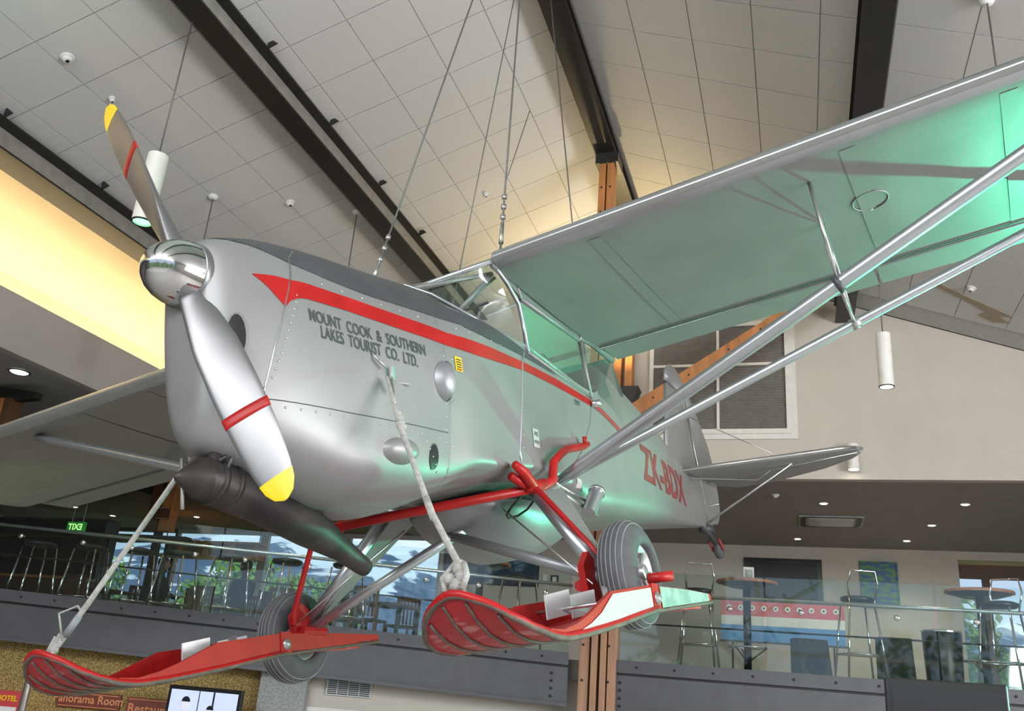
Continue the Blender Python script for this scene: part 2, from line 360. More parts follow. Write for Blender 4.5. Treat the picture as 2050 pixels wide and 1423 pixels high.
# glass balustrades
def balustrade(p,q,label,n,h,studs):
    p,q=Vector(p),Vector(q); d=q-p; L=d.length; u=d.normalized(); nrm=Vector((u.y,-u.x,0)).normalized()
    if nrm.x>0: nrm=-nrm
    e=empty('glass_balustrade',p,label=label,cat='balustrade')
    w=L/n
    m=MB().prism([tuple(u*.01-nrm*.006),tuple(u*(w-.01)-nrm*.006),tuple(u*(w-.01)-nrm*.006+Vector((0,0,h))),tuple(u*.01-nrm*.006+Vector((0,0,h)))],nrm*.012).mesh('glass_panel','glass')
    st=MB().lathe([(-.03,.012),(0,.028),(.012,.028),(.018,.02)],(0,0,0),nrm,12).mesh('stud','chrome',True)
    for k in range(n):
        g=inst('glass_panel',m,u*w*k,e)
        for t in (.22,.78): inst('stud',st,u*w*t+nrm*.01+Vector((0,0,h-.33)),g)
    MB().tube([tuple(-nrm*.05+Vector((0,0,h-.22))),tuple(u*L-nrm*.05+Vector((0,0,h-.22)))],.019,10).build('handrail','bright_metal',e,True)
    MB().tube([tuple(-nrm*.05+Vector((0,0,.38))),tuple(u*L-nrm*.05+Vector((0,0,.38)))],.009,6).build('lower_rail','black_steel',e,True)
    return e
balustrade(Vector(RB)+Vector((.02,0,0)),Vector(LB)+Vector((.02,0,0)),'glass balustrade with round studs along the left gallery',7,.92,1)
balustrade((9.62,1.90,.325),(9.62,-6,.285),'glass balustrade with round studs in front of the bar tables',5,.905,1)
# timber column in the gallery front
c=empty('timber_column',(9.5,2.0,FLOOR),label='tall timber plank column between the two grey floor beams',cat='column')
zb=-FLOOR
for y0,y1,x0 in ((-.19,-.11,0),(-.095,-.035,-.03),(-.005,.06,-.03),(.085,.19,0)):
    MB().box((x0,y0,0),(x0+.26,y1,zb+1.75)).build('plank','timber_pale',c,bevel=.004)
for y0,y1 in ((.03,.115),(.135,.22)):
    MB().box((0,y0,zb+1.75),(.2,y1,zb+6.45)).build('plank','timber',c,bevel=.004)
me=MB().lathe([(0,.014),(.012,.010)],(0,0,0),(-1,0,0),8).mesh('bolt','black_steel')
for y in (-.12,.15):
    for z in (-1.0,-.42,.1,.45): inst('bolt',me,(0,y,zb+z),c)
for y in (.07,.18):
    for z in (5.6,5.95): inst('bolt',me,(0,y,zb+z),c)
MB().box((-.02,-.02,zb+6.3),(.28,.27,zb+6.45)).build('cap_plate','black_steel',c)
# gable column, shoe and brace
c=empty('timber_column',(12.55,2.42,ZC),label='orange-lit timber column on the gable wall behind the wing root',cat='column')
for y0,y1 in ((-.14,-.03),(.03,.14)): MB().box((0,y0,0),(.22,y1,3.6)).build('plank','timber',c,bevel=.004)
s=MB().prism([(-.15,-.27,1.28),(-.15,.1,1.28),(-.15,.08,1.05),(-.15,-.16,1.0)],(.3,0,0)); s.build('steel_shoe','black_steel',c)
lamp('shoe_uplight','SPOT',(12.25,2.28,4.36),220,(1,.76,.36),target=(11.2,2.6,7),spot=140,blend=.9,radius=.08)
b=empty('timber_brace',(12.3,2.26,3.83),label='orange timber brace rising diagonally across the blind window',cat='brace')
MB().bar((0,-.02,0.0),(0,-2.78,1.79),.14,.20,up=(0,0,1)).build('plank','timber',b,bevel=.004)
me=MB().lathe([(0,.016),(.012,.012)],(0,0,0),(-1,0,0),8).mesh('bolt','black_steel')
for t in (.12,.3,.5,.66): inst('bolt',me,(-.07,lerp(-.02,-2.85,t),lerp(0,1.86,t)),b)

# ---- wall below the gallery
def gp(y,back=0.,z=0.): p=gl(y); return (p[0]+back,y,z)
def wallbelow(name,y0,y1,m,back=.25,top=0.08):
    a,b=gp(y0,back),gp(y1,back); return wallprism(name,[(a[0],a[1],FLOOR),(b[0],b[1],FLOOR),(b[0],b[1],top),(a[0],a[1],top)],(.12,.03,0),m)
wallbelow('wall_stone',5.52,11.5,'stone_gold'); wallbelow('wall_pillar',5.03,5.52,'stone_grey',.12); wallbelow('wall_white',2.1,5.3,'wall_cream',.3); 
struct('wall_under_bar',MB().box((9.85,-8.5,FLOOR),(10,2.5,.1)),'wall_cream')
def onwall(y,z,back=.25): p=gl(y); return Vector((p[0]+back,y,z))
WA=math.atan2(.258,1)   # the left wall is turned by this angle

# ================================================================== AEROPLANE
# local frame: x aft, y starboard, z up, origin at the propeller hub; shapes are written as (x, port, z)
RP = Matrix(((.48493598,-.86623513,-.12030708),(.22756459,.25781031,-.93901449),(.84442374,.42798428,.32214593)))
TPv = Vector((-1.23299884,-.30380082,3.31146709))
plane = empty('ski_plane', label='silver high-wing ski plane with red stripe suspended under the roof', cat='airplane')
_R = RW.transposed() @ RP; _t = RW.transposed() @ TPv
plane.matrix_world = Matrix.Translation(_t) @ _R.to_4x4()
PW = lambda x,p,z: plane.matrix_world @ Vector((x,-p,z))
flip = lambda v: (v[0],-v[1],v[2])
def PM(): return MB(flip)
FST = [
 (.015,((0,.12),(.08,.09),(.108,-.08),(.10,-.38),(.065,-.56),(0,-.615))),
 (.05,((0,.15),(.115,.105),(.152,-.08),(.145,-.40),(.095,-.60),(0,-.66))),
 (.14,((0,.188),(.15,.125),(.208,-.10),(.203,-.43),(.135,-.645),(0,-.70))),
 (.30,((0,.238),(.18,.15),(.265,-.11),(.265,-.48),(.19,-.69),(0,-.755))),
 (.60,((0,.283),(.215,.175),(.325,-.12),(.335,-.53),(.275,-.765),(0,-.845))),
 (.90,((0,.318),(.252,.18),(.39,-.12),(.385,-.535),(.31,-.765),(0,-.85))),
 (1.12,((0,.345),(.285,.18),(.43,-.12),(.408,-.53),(.335,-.74),(0,-.805))),
 (1.31,((0,.372),(.30,.19),(.445,-.05),(.44,-.53),(.39,-.67),(0,-.735))),
 (1.50,((0,.19),(.33,.165),(.452,0),(.45,-.53),(.41,-.655),(0,-.71))),
 (1.90,((0,.05),(.42,.05),(.457,.02),(.455,-.50),(.42,-.63),(0,-.70))),
 (2.70,((0,-.05),(.42,-.04),(.46,-.08),(.455,-.50),(.40,-.73),(0,-.76))),
 (3.20,((0,.33),(.30,.30),(.41,.05),(.42,-.45),(.36,-.70),(0,-.73))),
 (4.50,((0,.18),(.17,.15),(.25,.0),(.27,-.35),(.22,-.62),(0,-.66))),
 (5.45,((0,-.03),(.08,-.05),(.12,-.12),(.14,-.33),(.11,-.57),(0,-.59))),
 (6.20,((0,-.08),(.02,-.09),(.03,-.13),(.03,-.33),(.025,-.53),(0,-.545)))]
def _cr(p0,p1,p2,p3,t):
    return .5*((2*p1)+(-p0+p2)*t+(2*p0-5*p1+4*p2-p3)*t*t+(-p0+3*p1-3*p2+p3)*t**3)
def fus_keys(x):
    xs=[s[0] for s in FST]; x=min(max(x,xs[0]),xs[-1])
    i=0
    while i<len(xs)-2 and x>xs[i+1]: i+=1
    t=(x-xs[i])/(xs[i+1]-xs[i]); h=xs[i+1]-xs[i]
    out=[]
    for k in range(6):
        r=[]
        for c in range(2):
            v=[s[1][k][c] for s in FST]
            def m(j):
                if j==0: return (v[1]-v[0])/(xs[1]-xs[0])
                if j==len(xs)-1: return (v[j]-v[j-1])/(xs[j]-xs[j-1])
                a=(v[j]-v[j-1])/(xs[j]-xs[j-1]); b=(v[j+1]-v[j])/(xs[j+1]-xs[j])
                if a*b<=0: return 0.
                return 2*a*b/(a+b)
            m0,m1=m(i)*h,m(i+1)*h
            r.append(v[i]*(2*t**3-3*t*t+1)+m0*(t**3-2*t*t+t)+v[i+1]*(-2*t**3+3*t*t)+m1*(t**3-t*t))
        out.append(tuple(r))
    return out
def fus_half(x,n=5):
    k=fus_keys(x); e=[(-k[1][0],k[1][1])]+k+[(-k[4][0],k[4][1])]
    pts=[]
    for i in range(5):
        for j in range(n):
            t=j/n; pts.append(tuple(_cr(e[i][c],e[i+1][c],e[i+2][c],e[i+3][c],t) for c in (0,1)))
    pts.append(k[5]); return [(max(p[0],0) ,p[1]) for p in pts]
def fus_port(x,z):
    h=fus_half(x,8); best=0
    for (a,b),(c,d) in zip(h,h[1:]):
        if (b-z)*(d-z)<=0 and b!=d:
            t=(z-b)/(d-b); best=max(best,a+(c-a)*t)
    return best

def ringat(x, n=5, off=0.):
    h=fus_half(x,n); return [(x,p+(off if p>0 else 0),z) for p,z in h]+[(x,-p-(off if p>0 else 0),z) for p,z in h[-2:0:-1]]
def xs(a,b,n): return [lerp(a,b,i/n) for i in range(n+1)]
# fuselage shells
def nosering(x,k): return [(x,p*k,-.24+(z+.24)*k) for _,p,z in ringat(.015)]
PM().loft([nosering(.0045,.45),nosering(.0065,.7),nosering(.010,.88)]+[ringat(x) for x in [.015,.022,.032,.05,.07,.09,.115,.14,.17,.2,.24,.28,.33]+xs(.38,1.12,14)]).build('engine_cowling','silver',plane,'auto')
PM().loft([ringat(x) for x in xs(1.121,1.31,4)+xs(1.34,2.7,22)[0:]+xs(2.75,3.2,8)+xs(3.3,6.2,26)]).build('fuselage','silver_fabric',plane,'auto')
# decal / strip helper on the port or starboard side
def strip(name, top, bot, m, side=1, off=.0025, n=40, rows=3, parent=plane):
    a=max(top[0][0],bot[0][0]); b=min(top[-1][0],bot[-1][0]); mb=PM(); vs=[]; fs=[]
    for i in range(n+1):
        x=lerp(a,b,i/n); z1,z0=interp(x,top),interp(x,bot)
        for j in range(rows+1):
            z=lerp(z0,z1,j/rows); vs.append((x,side*(fus_port(x,z)+off),z))
    r=rows+1
    for i in range(n):
        for j in range(rows): fs.append((i*r+j,(i+1)*r+j,(i+1)*r+j+1,i*r+j+1))
    return mb.add(vs,fs).build(name,m,parent,True)
ST=[(.15,-.012),(.23,-.001),(.30,-.002),(.37,.004),(.61,-.004),(.87,-.025),(1.16,-.046),(1.40,-.046),(1.86,-.043),(2.2,-.053),(2.68,-.089)]
SB=[(.15,-.014),(.19,-.045),(.222,-.081),(.248,-.118),(.262,-.132),(.283,-.105),(.31,-.085),(.36,-.072),(.58,-.076),(.85,-.100),(1.12,-.120),(1.38,-.120),(1.85,-.09),(2.18,-.101),(2.68,-.130)]
for sd in (1,-1):
    strip('red_stripe',ST,SB,'red',sd,n=90)
    strip('red_stripe',[(2.7,-.09),(3.23,-.182)],[(2.7,-.13),(3.16,-.209),(3.23,-.215)],'dark_red',sd,n=12)
    strip('antiglare_panel',[(1.31,.15),(1.5,.12),(1.7,.065),(1.9,.03),(2.22,-.028)],[(1.31,.022),(1.5,.0),(1.86,-.008),(2.22,-.03)],'antiglare',sd,n=30)
# anti-glare panel over the top of the cowling
BL=[(.085,.147),(.2,.128),(.32,.09),(.5,.062),(.73,.04),(1.06,.035),(1.315,.03)]
rings=[]
for x in xs(.09,1.313,30):
    h=[q for q in fus_half(x,8)]; zl=interp(x,BL); up=[]
    for k in range(15):   # resample from top centre to zl
        z=lerp(h[0][1],zl,(k/14)**2 if True else 0); p=fus_port(x,z-1e-5) if k else 0; up.append((x,p+.002*(k>0),z+.002))
    rings.append([(a,-b,c) for a,b,c in up[:0:-1]]+up)
PM().loft(rings,cap=False,closed=False).build('antiglare_panel','antiglare',plane,True)
# panel seams
def seam(name,pts,m,r,side=1,off=.001):
    out=[]
    for (x0,z0),(x1,z1) in zip(pts,pts[1:]):
        for k in range(6): x,z=lerp(x0,x1,k/6),lerp(z0,z1,k/6); out.append((x,side*(fus_port(x,z)+off),z))
    x,z=pts[-1]; out.append((x,side*(fus_port(x,z)+off),z))
    return PM().tube(out,r,6).build(name,m,plane,True)
for sd in (1,-1):
    seam('cowling_joint',[(.42,.195),(.345,.118),(.308,0),(.262,-.125),(.213,-.3),(.184,-.439),(.165,-.551),(.15,-.64)],'chrome',.0035,sd)
    seam('panel_seam',[(.187,-.504),(.53,-.521),(.795,-.526),(1.105,-.53)],'antiglare',.0022,sd,0)
    seam('panel_seam',[(1.12,.02),(1.115,-.25),(1.115,-.528),(1.115,-.72)],'silver_dark',.0018,sd,0)
    seam('door_seam',[(1.86,.02),(1.824,-.031),(1.76,-.264),(1.665,-.60)],'strut_silver',.006,sd)
    seam('door_seam',[(2.66,-.13),(2.6,-.25),(2.42,-.45),(2.2,-.60)],'silver_dark',.003,sd)
# rivets along seams (too small to pick apart)
rv=PM()
for x0,z0,x1,z1,n in ((.33,-.05,.2,-.44,12),(.23,-.53,1.08,-.56,14),(1.09,-.15,1.09,-.66,9),(1.15,-.15,1.14,-.62,7),(1.80,-.15,1.72,-.55,6),(1.2,.0,1.75,-.0,6),(.95,-.57,1.06,-.72,5),(.42,.03,1.05,-.0,6)):
    for k in range(n):
        x,z=lerp(x0,x1,(k+.5)/n),lerp(z0,z1,(k+.5)/n); rv.ball((x,fus_port(x,z)+.0005,z),.0055,3,(1,.5,1))
rv.build('rivets','bright_metal',plane,True,kind='stuff')
# company lettering
def fustext(name,txt,x0,z0,x1,z1,hgt,m,off=.003,slant=0.,parent=plane,bold=.012,word=1.):
    vs,fs=text_geo(txt,1.0,bold,word); mx=max(v[0] for v in vs); mn=min(v[0] for v in vs); cap=max(v[1] for v in vs if True)
    mb=PM(); out=[]
    for a,b,_ in vs:
        t=(a-mn)/(mx-mn); x=lerp(x0,x1,t)+slant*b*hgt; z=lerp(z0,z1,t)+b/cap*hgt; out.append((x,fus_port(x,z)+off,z))
    return mb.add(out,fs).build(name,m,parent)
fustext('lettering','MOUNT  COOK  &  SOUTHERN',.366,-.167,.972,-.203,.053,'text_grey',bold=.014)
fustext('lettering','LAKES  TOURIST  CO.  LTD.',.413,-.231,.915,-.267,.053,'text_grey',bold=.014)
fustext('registration','ZK-BDX',3.63,-.44,5.12,-.47,.25,'text_red',bold=.03)
fustext('exit_lettering','EXIT',2.425,-.160,2.50,-.164,.03,'text_grey')
# stickers
def sticker(x0,x1,z0,z1,m,name='sticker'):
    return strip(name,[(x0,z1),(x1,z1)],[(x0,z0),(x1,z0)],m,1,.003,4,2)
s=sticker(1.165,1.215,-.235,-.165,'yellow'); 
for k in range(5): strip('print_line',[(1.172,-.176-.012*k),(1.208,-.176-.012*k)],[(1.172,-.182-.012*k),(1.208,-.182-.012*k)],'text_grey' if k<4 else 'red',1,.0045,3,1,s)
s=sticker(1.835,1.90,-.50,-.40,'white_paint'); o=fustext('lettering','AXE',1.845,-.436,1.89,-.438,.022,'text_grey',.0045); o.parent=s
o=fustext('lettering','INSIDE',1.842,-.478,1.893,-.48,.018,'text_grey',.0045); o.parent=s
s=sticker(2.30,2.36,-.66,-.61,'white_paint')
# spinner and propeller
PM().lathe([(.035,.128),(.03,.128),(-.035,.124),(-.075,.113),(-.11,.095),(-.14,.068),(-.158,.04),(-.166,.015),(-.168,0)],(0,0,0),(1,0,0),40).build('spinner','chrome',plane,True)
PM().lathe([(.0,.129),(.004,.131),(.03,.131),(.034,.129)],(0,0,0),(1,0,0),40).build('spinner_ring','polished',plane,True)
al=-.46; RR=1.045
def blade(sign):
    rad=Vector((0,math.sin(al),math.cos(al)))*sign
    per=Vector((0,.896,.443))*(-sign)        # in-plane chord direction
    ax=Vector((1,0,0))
    def sec(r):
        t=r/RR; ch=interp(t,[(.1,.10),(.2,.125),(.35,.165),(.55,.175),(.75,.165),(.88,.14),(.95,.11),(.985,.07),(1,.02)])
        th=interp(t,[(.1,.055),(.2,.045),(.35,.028),(.6,.017),(.9,.010),(1,.004)]); be=math.radians(interp(t,[(.1,48),(.3,36),(.55,25),(.8,18),(1,14)]))
        cd=per*math.cos(be)+ax*math.sin(be); cd.normalize(); nd=rad.cross(cd).normalized()
        ring=[]
        for k in range(20):
            a=2*math.pi*k/20; c=math.cos(a); s_=math.sin(a)
            yy=s_*(1-.35*c) if s_>0 else s_*.45
            ring.append(tuple(rad*r+cd*(ch*.5*c)+nd*(th*yy)+ax*.0))
        return ring
    def piece(a,b,n): return PM().loft([sec(lerp(a,b,i/n)) for i in range(n+1)])
    b=piece(.09,.985*RR,28).build('propeller_blade','polished',plane,'auto')
    def fat(r,k,o):
        rg=sec(r); c=sum((Vector(q) for q in rg),Vector())/20; return [tuple(c+(Vector(q)-c)*k+(Vector(q)-c).normalized()*o) for q in rg]
    PM().loft([fat(r,1.01,.0012) for r in [lerp(.915*RR,RR,i/12) for i in range(13)]]).build('yellow_tip','yellow',b,'auto')
    st=[]
    for i in range(4):
        r=lerp(.664,.706,i/3); rg=sec(r); c=sum((Vector(q) for q in rg),Vector())/20; st.append([tuple(c+(Vector(q)-c)*1.02+(Vector(q)-c).normalized()*.001) for q in rg])
    PM().loft(st).build('red_band','red',b,True)
blade(1); blade(-1)
# exhaust silencer and stubs
ep=[(-.035,0,-.775),(-.02,0,-.774),(.075,0,-.768),(.085,0,-.768),(.14,0,-.775),(.155,0,-.777),(.30,0,-.812),(.33,0,-.82),(.62,0,-.905),(.70,0,-.93),(.83,0,-.985),(.96,0,-1.048),(.985,0,-1.06)]
ex=PM().tube(ep,[.004,.02,.076,.08,.08,.083,.083,.079,.077,.072,.05,.04,.036],20).build('exhaust_silencer','exhaust',plane,True)
for x in (.12,.19): PM().tube([(x,0,-.772-(x-.12)*.15),(x+.022,0,-.776-(x-.12)*.15)],.0865,20).build('clamp_band','exhaust',ex,True)
for x in (.12,.27,.47,.66): PM().tube([(x,0.02,-.80-(x*.1)),(x,.03,-.64-.12*min(x*2,1))],[.03,.028],12).build('exhaust_stub','exhaust',ex,True)
for x in (.11,.32): PM().tube([(x,.06,-.70-.1*x),(x+.06,.08,-.66-.1*x),(x+.02,.07,-.74-.1*x)],.007,6).build('bracket','antiglare',ex,True)
# cowl details: intake hole, scoop, blister, oval hole
def patch(name,xc,zc,rx,rz,m,off,bul=0.,n=18,parent=plane,rings=4):
    vs=[(xc,fus_port(xc,zc)+off+bul,zc)]; fs=[]
    for j in range(1,rings+1):
        t=j/rings
        for k in range(n):
            a=2*math.pi*k/n; x=xc+rx*t*math.cos(a); z=zc+rz*t*math.sin(a); vs.append((x,fus_port(x,z)+off+bul*math.sqrt(max(0,1-t*t)),z))
    for k in range(n): fs.append((0,1+k,1+(k+1)%n))
    for j in range(rings-1):
        for k in range(n): a=1+j*n; fs.append((a+k,a+n+k,a+n+(k+1)%n,a+(k+1)%n))
    return PM().add(vs,fs).build(name,m,parent,True)
patch('intake_opening',.085,-.275,.028,.085,'black_plastic',.002)
patch('intake_rim',.088,-.275,.036,.094,'chrome',.001)
patch('blister',.80,-.645,.10,.055,'silver',.0,.045,24,rings=7)
patch('oval_hole',1.01,-.645,.028,.052,'black_plastic',.002); patch('oval_rim',1.01,-.645,.033,.058,'chrome',.001)
hv=[];hf=[];nn=13
for j in range(6):
    t=j/5
    for k in range(nn):
        a=math.pi/2+math.pi*k/(nn-1); x=1.09+.075*t*math.cos(a); z=-.30+.095*t*math.sin(a); hv.append((x,fus_port(x,z)+.001+.05*math.sqrt(max(0,1-t*t)),z))
for j in range(5):
    for k in range(nn-1): hf.append((j*nn+k,j*nn+k+1,(j+1)*nn+k+1,(j+1)*nn+k))
PM().add(hv,hf).build('air_scoop','silver_dark',plane,True)
PM().prism([(1.0895,fus_port(1.09,-.30+.095*math.sin(t))+.001+.049*math.cos(t),-.30+.095*math.sin(t)) for t in [math.pi*(k/12-.5) for k in range(13)]],(.002,0,0)).build('scoop_mouth','antiglare',plane)
# ---- wings
AF=[(0,0,0),(.006,.016,-.010),(.0125,.023,-.014),(.03,.036,-.019),(.06,.049,-.023),(.1,.060,-.025),(.2,.074,-.027),(.3,.078,-.028),(.45,.072,-.027),(.6,.058,-.024),(.72,.042,-.018),(.81,.029,-.0125)]
AT=[(.82,.027,-.011),(.9,.015,-.007),(.97,.006,-.003),(1,.0015,-.0015)]
XL,ZL,CH,TW,DI=1.587,.469,1.604,-.185,.009
def wpt(c,dz,y):
    sag=0
    return (XL+CH*c, y, ZL+DI*abs(y)+TW*c+dz*CH)
def wring(tab,y,puff=0.,tip=1.):
    out=[]
    for c,u,l in tab: out.append(wpt(1-(1-c)*1 if False else c,u*tip,y))
    for c,u,l in tab[::-1]:
        f=math.sin(math.pi*min(max((c-.08)/.72,0),1)) if c<.81 else 0
        out.append(wpt(c,l*tip+puff*f,y))
    return out
for sd in (1,-1):
    ys=[.475]; k=0; puffs=[0]
    y=.475
    while y<5.2:
        for t in (.25,.5,.75,1): ys.append(y+.37*t); puffs.append(.0022*math.sin(math.pi*t))
        y+=.37
    rings=[wring(AF,sd*a,b) for a,b in zip(ys,puffs)]
    for dy,s in ((.10,.9),(.19,.7),(.25,.35)): rings.append([(lerp(XL+.7,p[0],.5+.5*s),sd*(ys[-1]+dy),ZL+DI*5.3+(p[2]-(ZL+DI*5.3))*s) for p in wring(AF,sd*ys[-1])])
    w=PM().loft(rings).build('wing','silver_fabric',plane,'auto'); 
    for a,b,nm in ((.49,2.16,'flap'),(2.18,5.1,'aileron')):
        PM().loft([wring(AT,sd*yy) for yy in xs(a,b,10)]).build(nm,'silver_fabric',w,'auto')
    PM().tube([wpt(.812,-.022,sd*.49),wpt(.812,-.022,sd*5.0)],.008,8).build('hinge_tube','strut_silver',w,True)
    for k,yy in enumerate((1.02,2.25,2.9)): PM().loft([[wpt(c,l-.0012,sd*(yy+d)) for c,u,l in AF[4:]] for d in (-.035,.035)],cap=False,closed=False).build('rib_tape','silver_fabric',w,True)
    PM().loft([[wpt(c,dz,sd*yy) for c,dz in ((.03,.037),(.012,.0245),(0,.002),(.0125,-.0155),(.04,-.0215))] for yy in xs(.48,5.2,4)],cap=False,closed=False).build('leading_edge','strut_silver',w,True)
    PM().tube([wpt(.36+.052*math.cos(2*math.pi*k/28),-.0285,sd*(2.27+.083*math.sin(2*math.pi*k/28))) for k in range(29)],.004,6).build('inspection_ring','silver_fabric',w,True)
    # lift struts
    A0=(2.02,sd*.47,-.665); F1=(1.757,sd*3.486,.425); R1=(2.72,sd*3.30,.30)
    st=PM().tube([A0,vl(A0,F1,.05),vl(A0,F1,.95),F1],[.025,.040,.040,.028],16,flat=.85,up=(1,0,0)).build('lift_strut','strut_silver',plane,True)
    PM().tube([(A0[0]+.03,A0[1],A0[2]),vl(A0,R1,.05),vl(A0,R1,.95),R1],[.016,.025,.025,.018],12).build('lift_strut','strut_silver',plane,True)
    PM().ball(A0,.035,6,(1,.6,1)).build('strut_fitting','bright_metal',plane,True)
    j0=vl(A0,F1,.527); j1=vl(A0,R1,.555)
    js=PM().tube([j0,(1.84,sd*2.05,.425)],.010,8).tube([j0,(2.25,sd*2.03,.375)],.008,8).build('jury_strut','bright_metal',plane,True)
    PM().tube([j0,j1],.009,8).tube([j1,(2.25,sd*2.03,.375)],.007,8).build('jury_strut','bright_metal',plane,True)
    PM().lathe([(-.015,.044),(.015,.044)],j0,Vector(F1)-Vector(A0),14).build('strut_clamp','antiglare',st,True)
    PM().lathe([(-.02,.03),(.02,.03)],j1,Vector(R1)-Vector(A0),14).build('strut_clamp','bright_metal',st,True)
# ---- cabin glazing
wb=[(1.0,(1.90,.457,.045)),(.9,(1.72,.43,.085)),(.75,(1.52,.345,.17)),(.5,(1.39,.215,.285)),(.25,(1.33,.10,.352)),(0,(1.315,0,.376))]
def wbase(u):
    a=abs(u); tab=wb[::-1]; p=tuple(interp(a,[(t,q[i]) for t,q in tab]) for i in range(3)); return (p[0],p[1]*(1 if u>=0 else -1),p[2])
rr=[]
for i in range(25):
    u=-1+2*i/24; b=wbase(u); t=(1.615,.465*u,.462); rr.append([vl(t,b,k/6) for k in range(7)])
PM().loft(rr,cap=False,closed=False).build('windscreen','perspex',plane,True)
PM().tube([wbase(-1+2*i/24) for i in range(25)],.009,6).build('windscreen_frame','strut_silver',plane,True)
PM().tube([(1.615,-.47,.466),(1.615,.47,.466)],.016,8).build('windscreen_frame','strut_silver',plane,True)
for sd in (1,-1):
    PM().tube([(1.62,sd*.463,.455),(1.76,sd*.46,.39),(1.87,sd*.46,.30),(1.895,sd*.46,.17),(1.90,sd*.46,.03)],.013,8).build('windscreen_frame','strut_silver',plane,True)
    PM().prism([(1.905,sd*.455,.335),(2.645,sd*.455,.285),(2.675,sd*.455,-.05),(1.905,sd*.455,.035)],(0,sd*.005,0)).build('door_window','door_perspex',plane)
    f=PM()
    for a,b,r in (((1.905,.34),(2.65,.29),.014),((2.65,.29),(2.69,-.07),.014),((2.69,-.07),(1.90,.03),.010),((1.63,.45),(3.17,.285),.022),((1.905,.34),(1.87,.43),.012),((2.65,.29),(2.67,.34),.014)):
        f.tube([(a[0],sd*.46,a[1]),(b[0],sd*.46,b[1])],r,8)
    f.build('door_frame','silver',plane,True)
    PM().prism([(1.65,sd*.45,.44),(1.92,sd*.45,.345),(2.64,sd*.45,.30),(3.16,sd*.45,.30),(3.0,sd*.45,.37),(2.3,sd*.45,.43)],(0,sd*.012,0)).build('cabin_side_panel','silver',plane)
    PM().add([(2.70,sd*.457,.28),(3.16,sd*.45,.285),(3.34,sd*.405,.05),(3.28,sd*.415,-.13),(2.72,sd*.458,-.06),(3.0,sd*.45,.1)],[(0,1,5),(1,2,5),(2,3,5),(3,4,5),(4,0,5)]).build('rear_window','door_perspex',plane)
PM().loft([[(x,p,z) for x,z in ((1.62,.49),(2.2,.50),(2.8,.42),(3.18,.31))] for p in (-.47,-.2,.2,.47)],cap=False,closed=False).build('cabin_roof','perspex',plane,True)
PM().loft([[(3.18,p*.9,.31) for p in (-.47,-.3,0,.3,.47)],[(3.3,p*.88,.31-abs(p)*.12) for p in (-.47,-.3,0,.3,.47)],[(3.5,p*.8,.30-abs(p)*.4) for p in (-.47,-.3,0,.3,.47)]],cap=False,closed=False).build('rear_deck','silver_fabric',plane,True)
# cabin frame tubes, compass and seats seen through the glass
fr=PM().tube([(1.72,.40,.45),(1.36,-.05,.36)],.013,8).tube([(1.72,.40,.45),(1.50,.28,.19)],.011,8).tube([(1.72,-.40,.45),(1.36,.05,.36)],.013,8).tube([(1.72,-.40,.45),(1.50,-.28,.19)],.011,8).tube([(1.75,.40,.44),(1.78,.1,.30),(1.75,-.40,.44)],.009,8)
fr.build('cabin_frame','silver',plane,True)
PM().tube([(1.60,-.42,.24),(1.60,.42,.24)],.008,8).box((1.57,.10,.215),(1.64,.22,.27)).build('instrument_bar','antiglare',plane)
PM().lathe([(0,.075),(.02,.085),(.075,.085),(.095,.06),(.1,0)],(1.50,-.04,.33),(0,0,1),20).build('compass_housing','silver_dark',plane,True)
for p in (.2,-.2):
    s=PM().box((2.25,p-.18,-.35),(2.33,p+.18,.14)).box((1.95,p-.18,-.42),(2.3,p+.18,-.33)).build('pilot_seat','cloth_navy',plane,bevel=.02)
# ---- tail
tz=-.132
def surf2d(pts,th,zf=None):   # flat tail surface outline (x,port) with rounded thickness
    mb=PM(); n=len(pts); c=(sum(p[0] for p in pts)/n,sum(p[1] for p in pts)/n)
    def ring(k,z): return [(c[0]+(p[0]-c[0])*k,c[1]+(p[1]-c[1])*k,z) for p in pts]
    return mb.loft([ring(.9,tz+th),ring(.985,tz+th*.6),ring(1,tz),ring(.985,tz-th*.6),ring(.9,tz-th)])
for sd in (1,-1):
    surf2d([(5.32,sd*.10),(5.62,sd*.8),(5.87,sd*1.36),(5.98,sd*1.50),(6.12,sd*1.545),(6.15,sd*1.48),(6.15,sd*.10)],.022).build('tailplane','silver_fabric',plane,True)
    surf2d([(6.17,sd*.14),(6.17,sd*1.48),(6.30,sd*1.50),(6.50,sd*1.40),(6.72,sd*1.15),(6.88,sd*.75),(6.95,sd*.45),(6.86,sd*.20),(6.55,sd*.08)],.017).build('elevator','silver_fabric',plane,True)
    PM().tube([(5.325,sd*.08,tz),(5.62,sd*.8,tz),(5.87,sd*1.36,tz),(5.99,sd*1.50,tz)],.013,8).build('tailplane_edge','bright_metal',plane,True)
    PM().tube([(6.16,sd*.10,tz-.018),(6.16,sd*1.48,tz-.018)],.006,6).build('hinge_line','bright_metal',plane,True)
    PM().tube([(6.08,sd*.03,-.54),(6.03,sd*.933,-.15)],.011,8).build('tail_brace','bright_metal',plane,True)
    PM().tube([(6.17,0,.55),(5.60,sd*.873,-.11)],.004,6).build('bracing_wire','bright_metal',plane,True)
    PM().tube([(6.17,sd*.7,tz-.02),(6.24,sd*.55,tz-.07),(5.5,sd*.12,tz-.05)],.006,6).build('control_cable','bright_metal',plane,True)
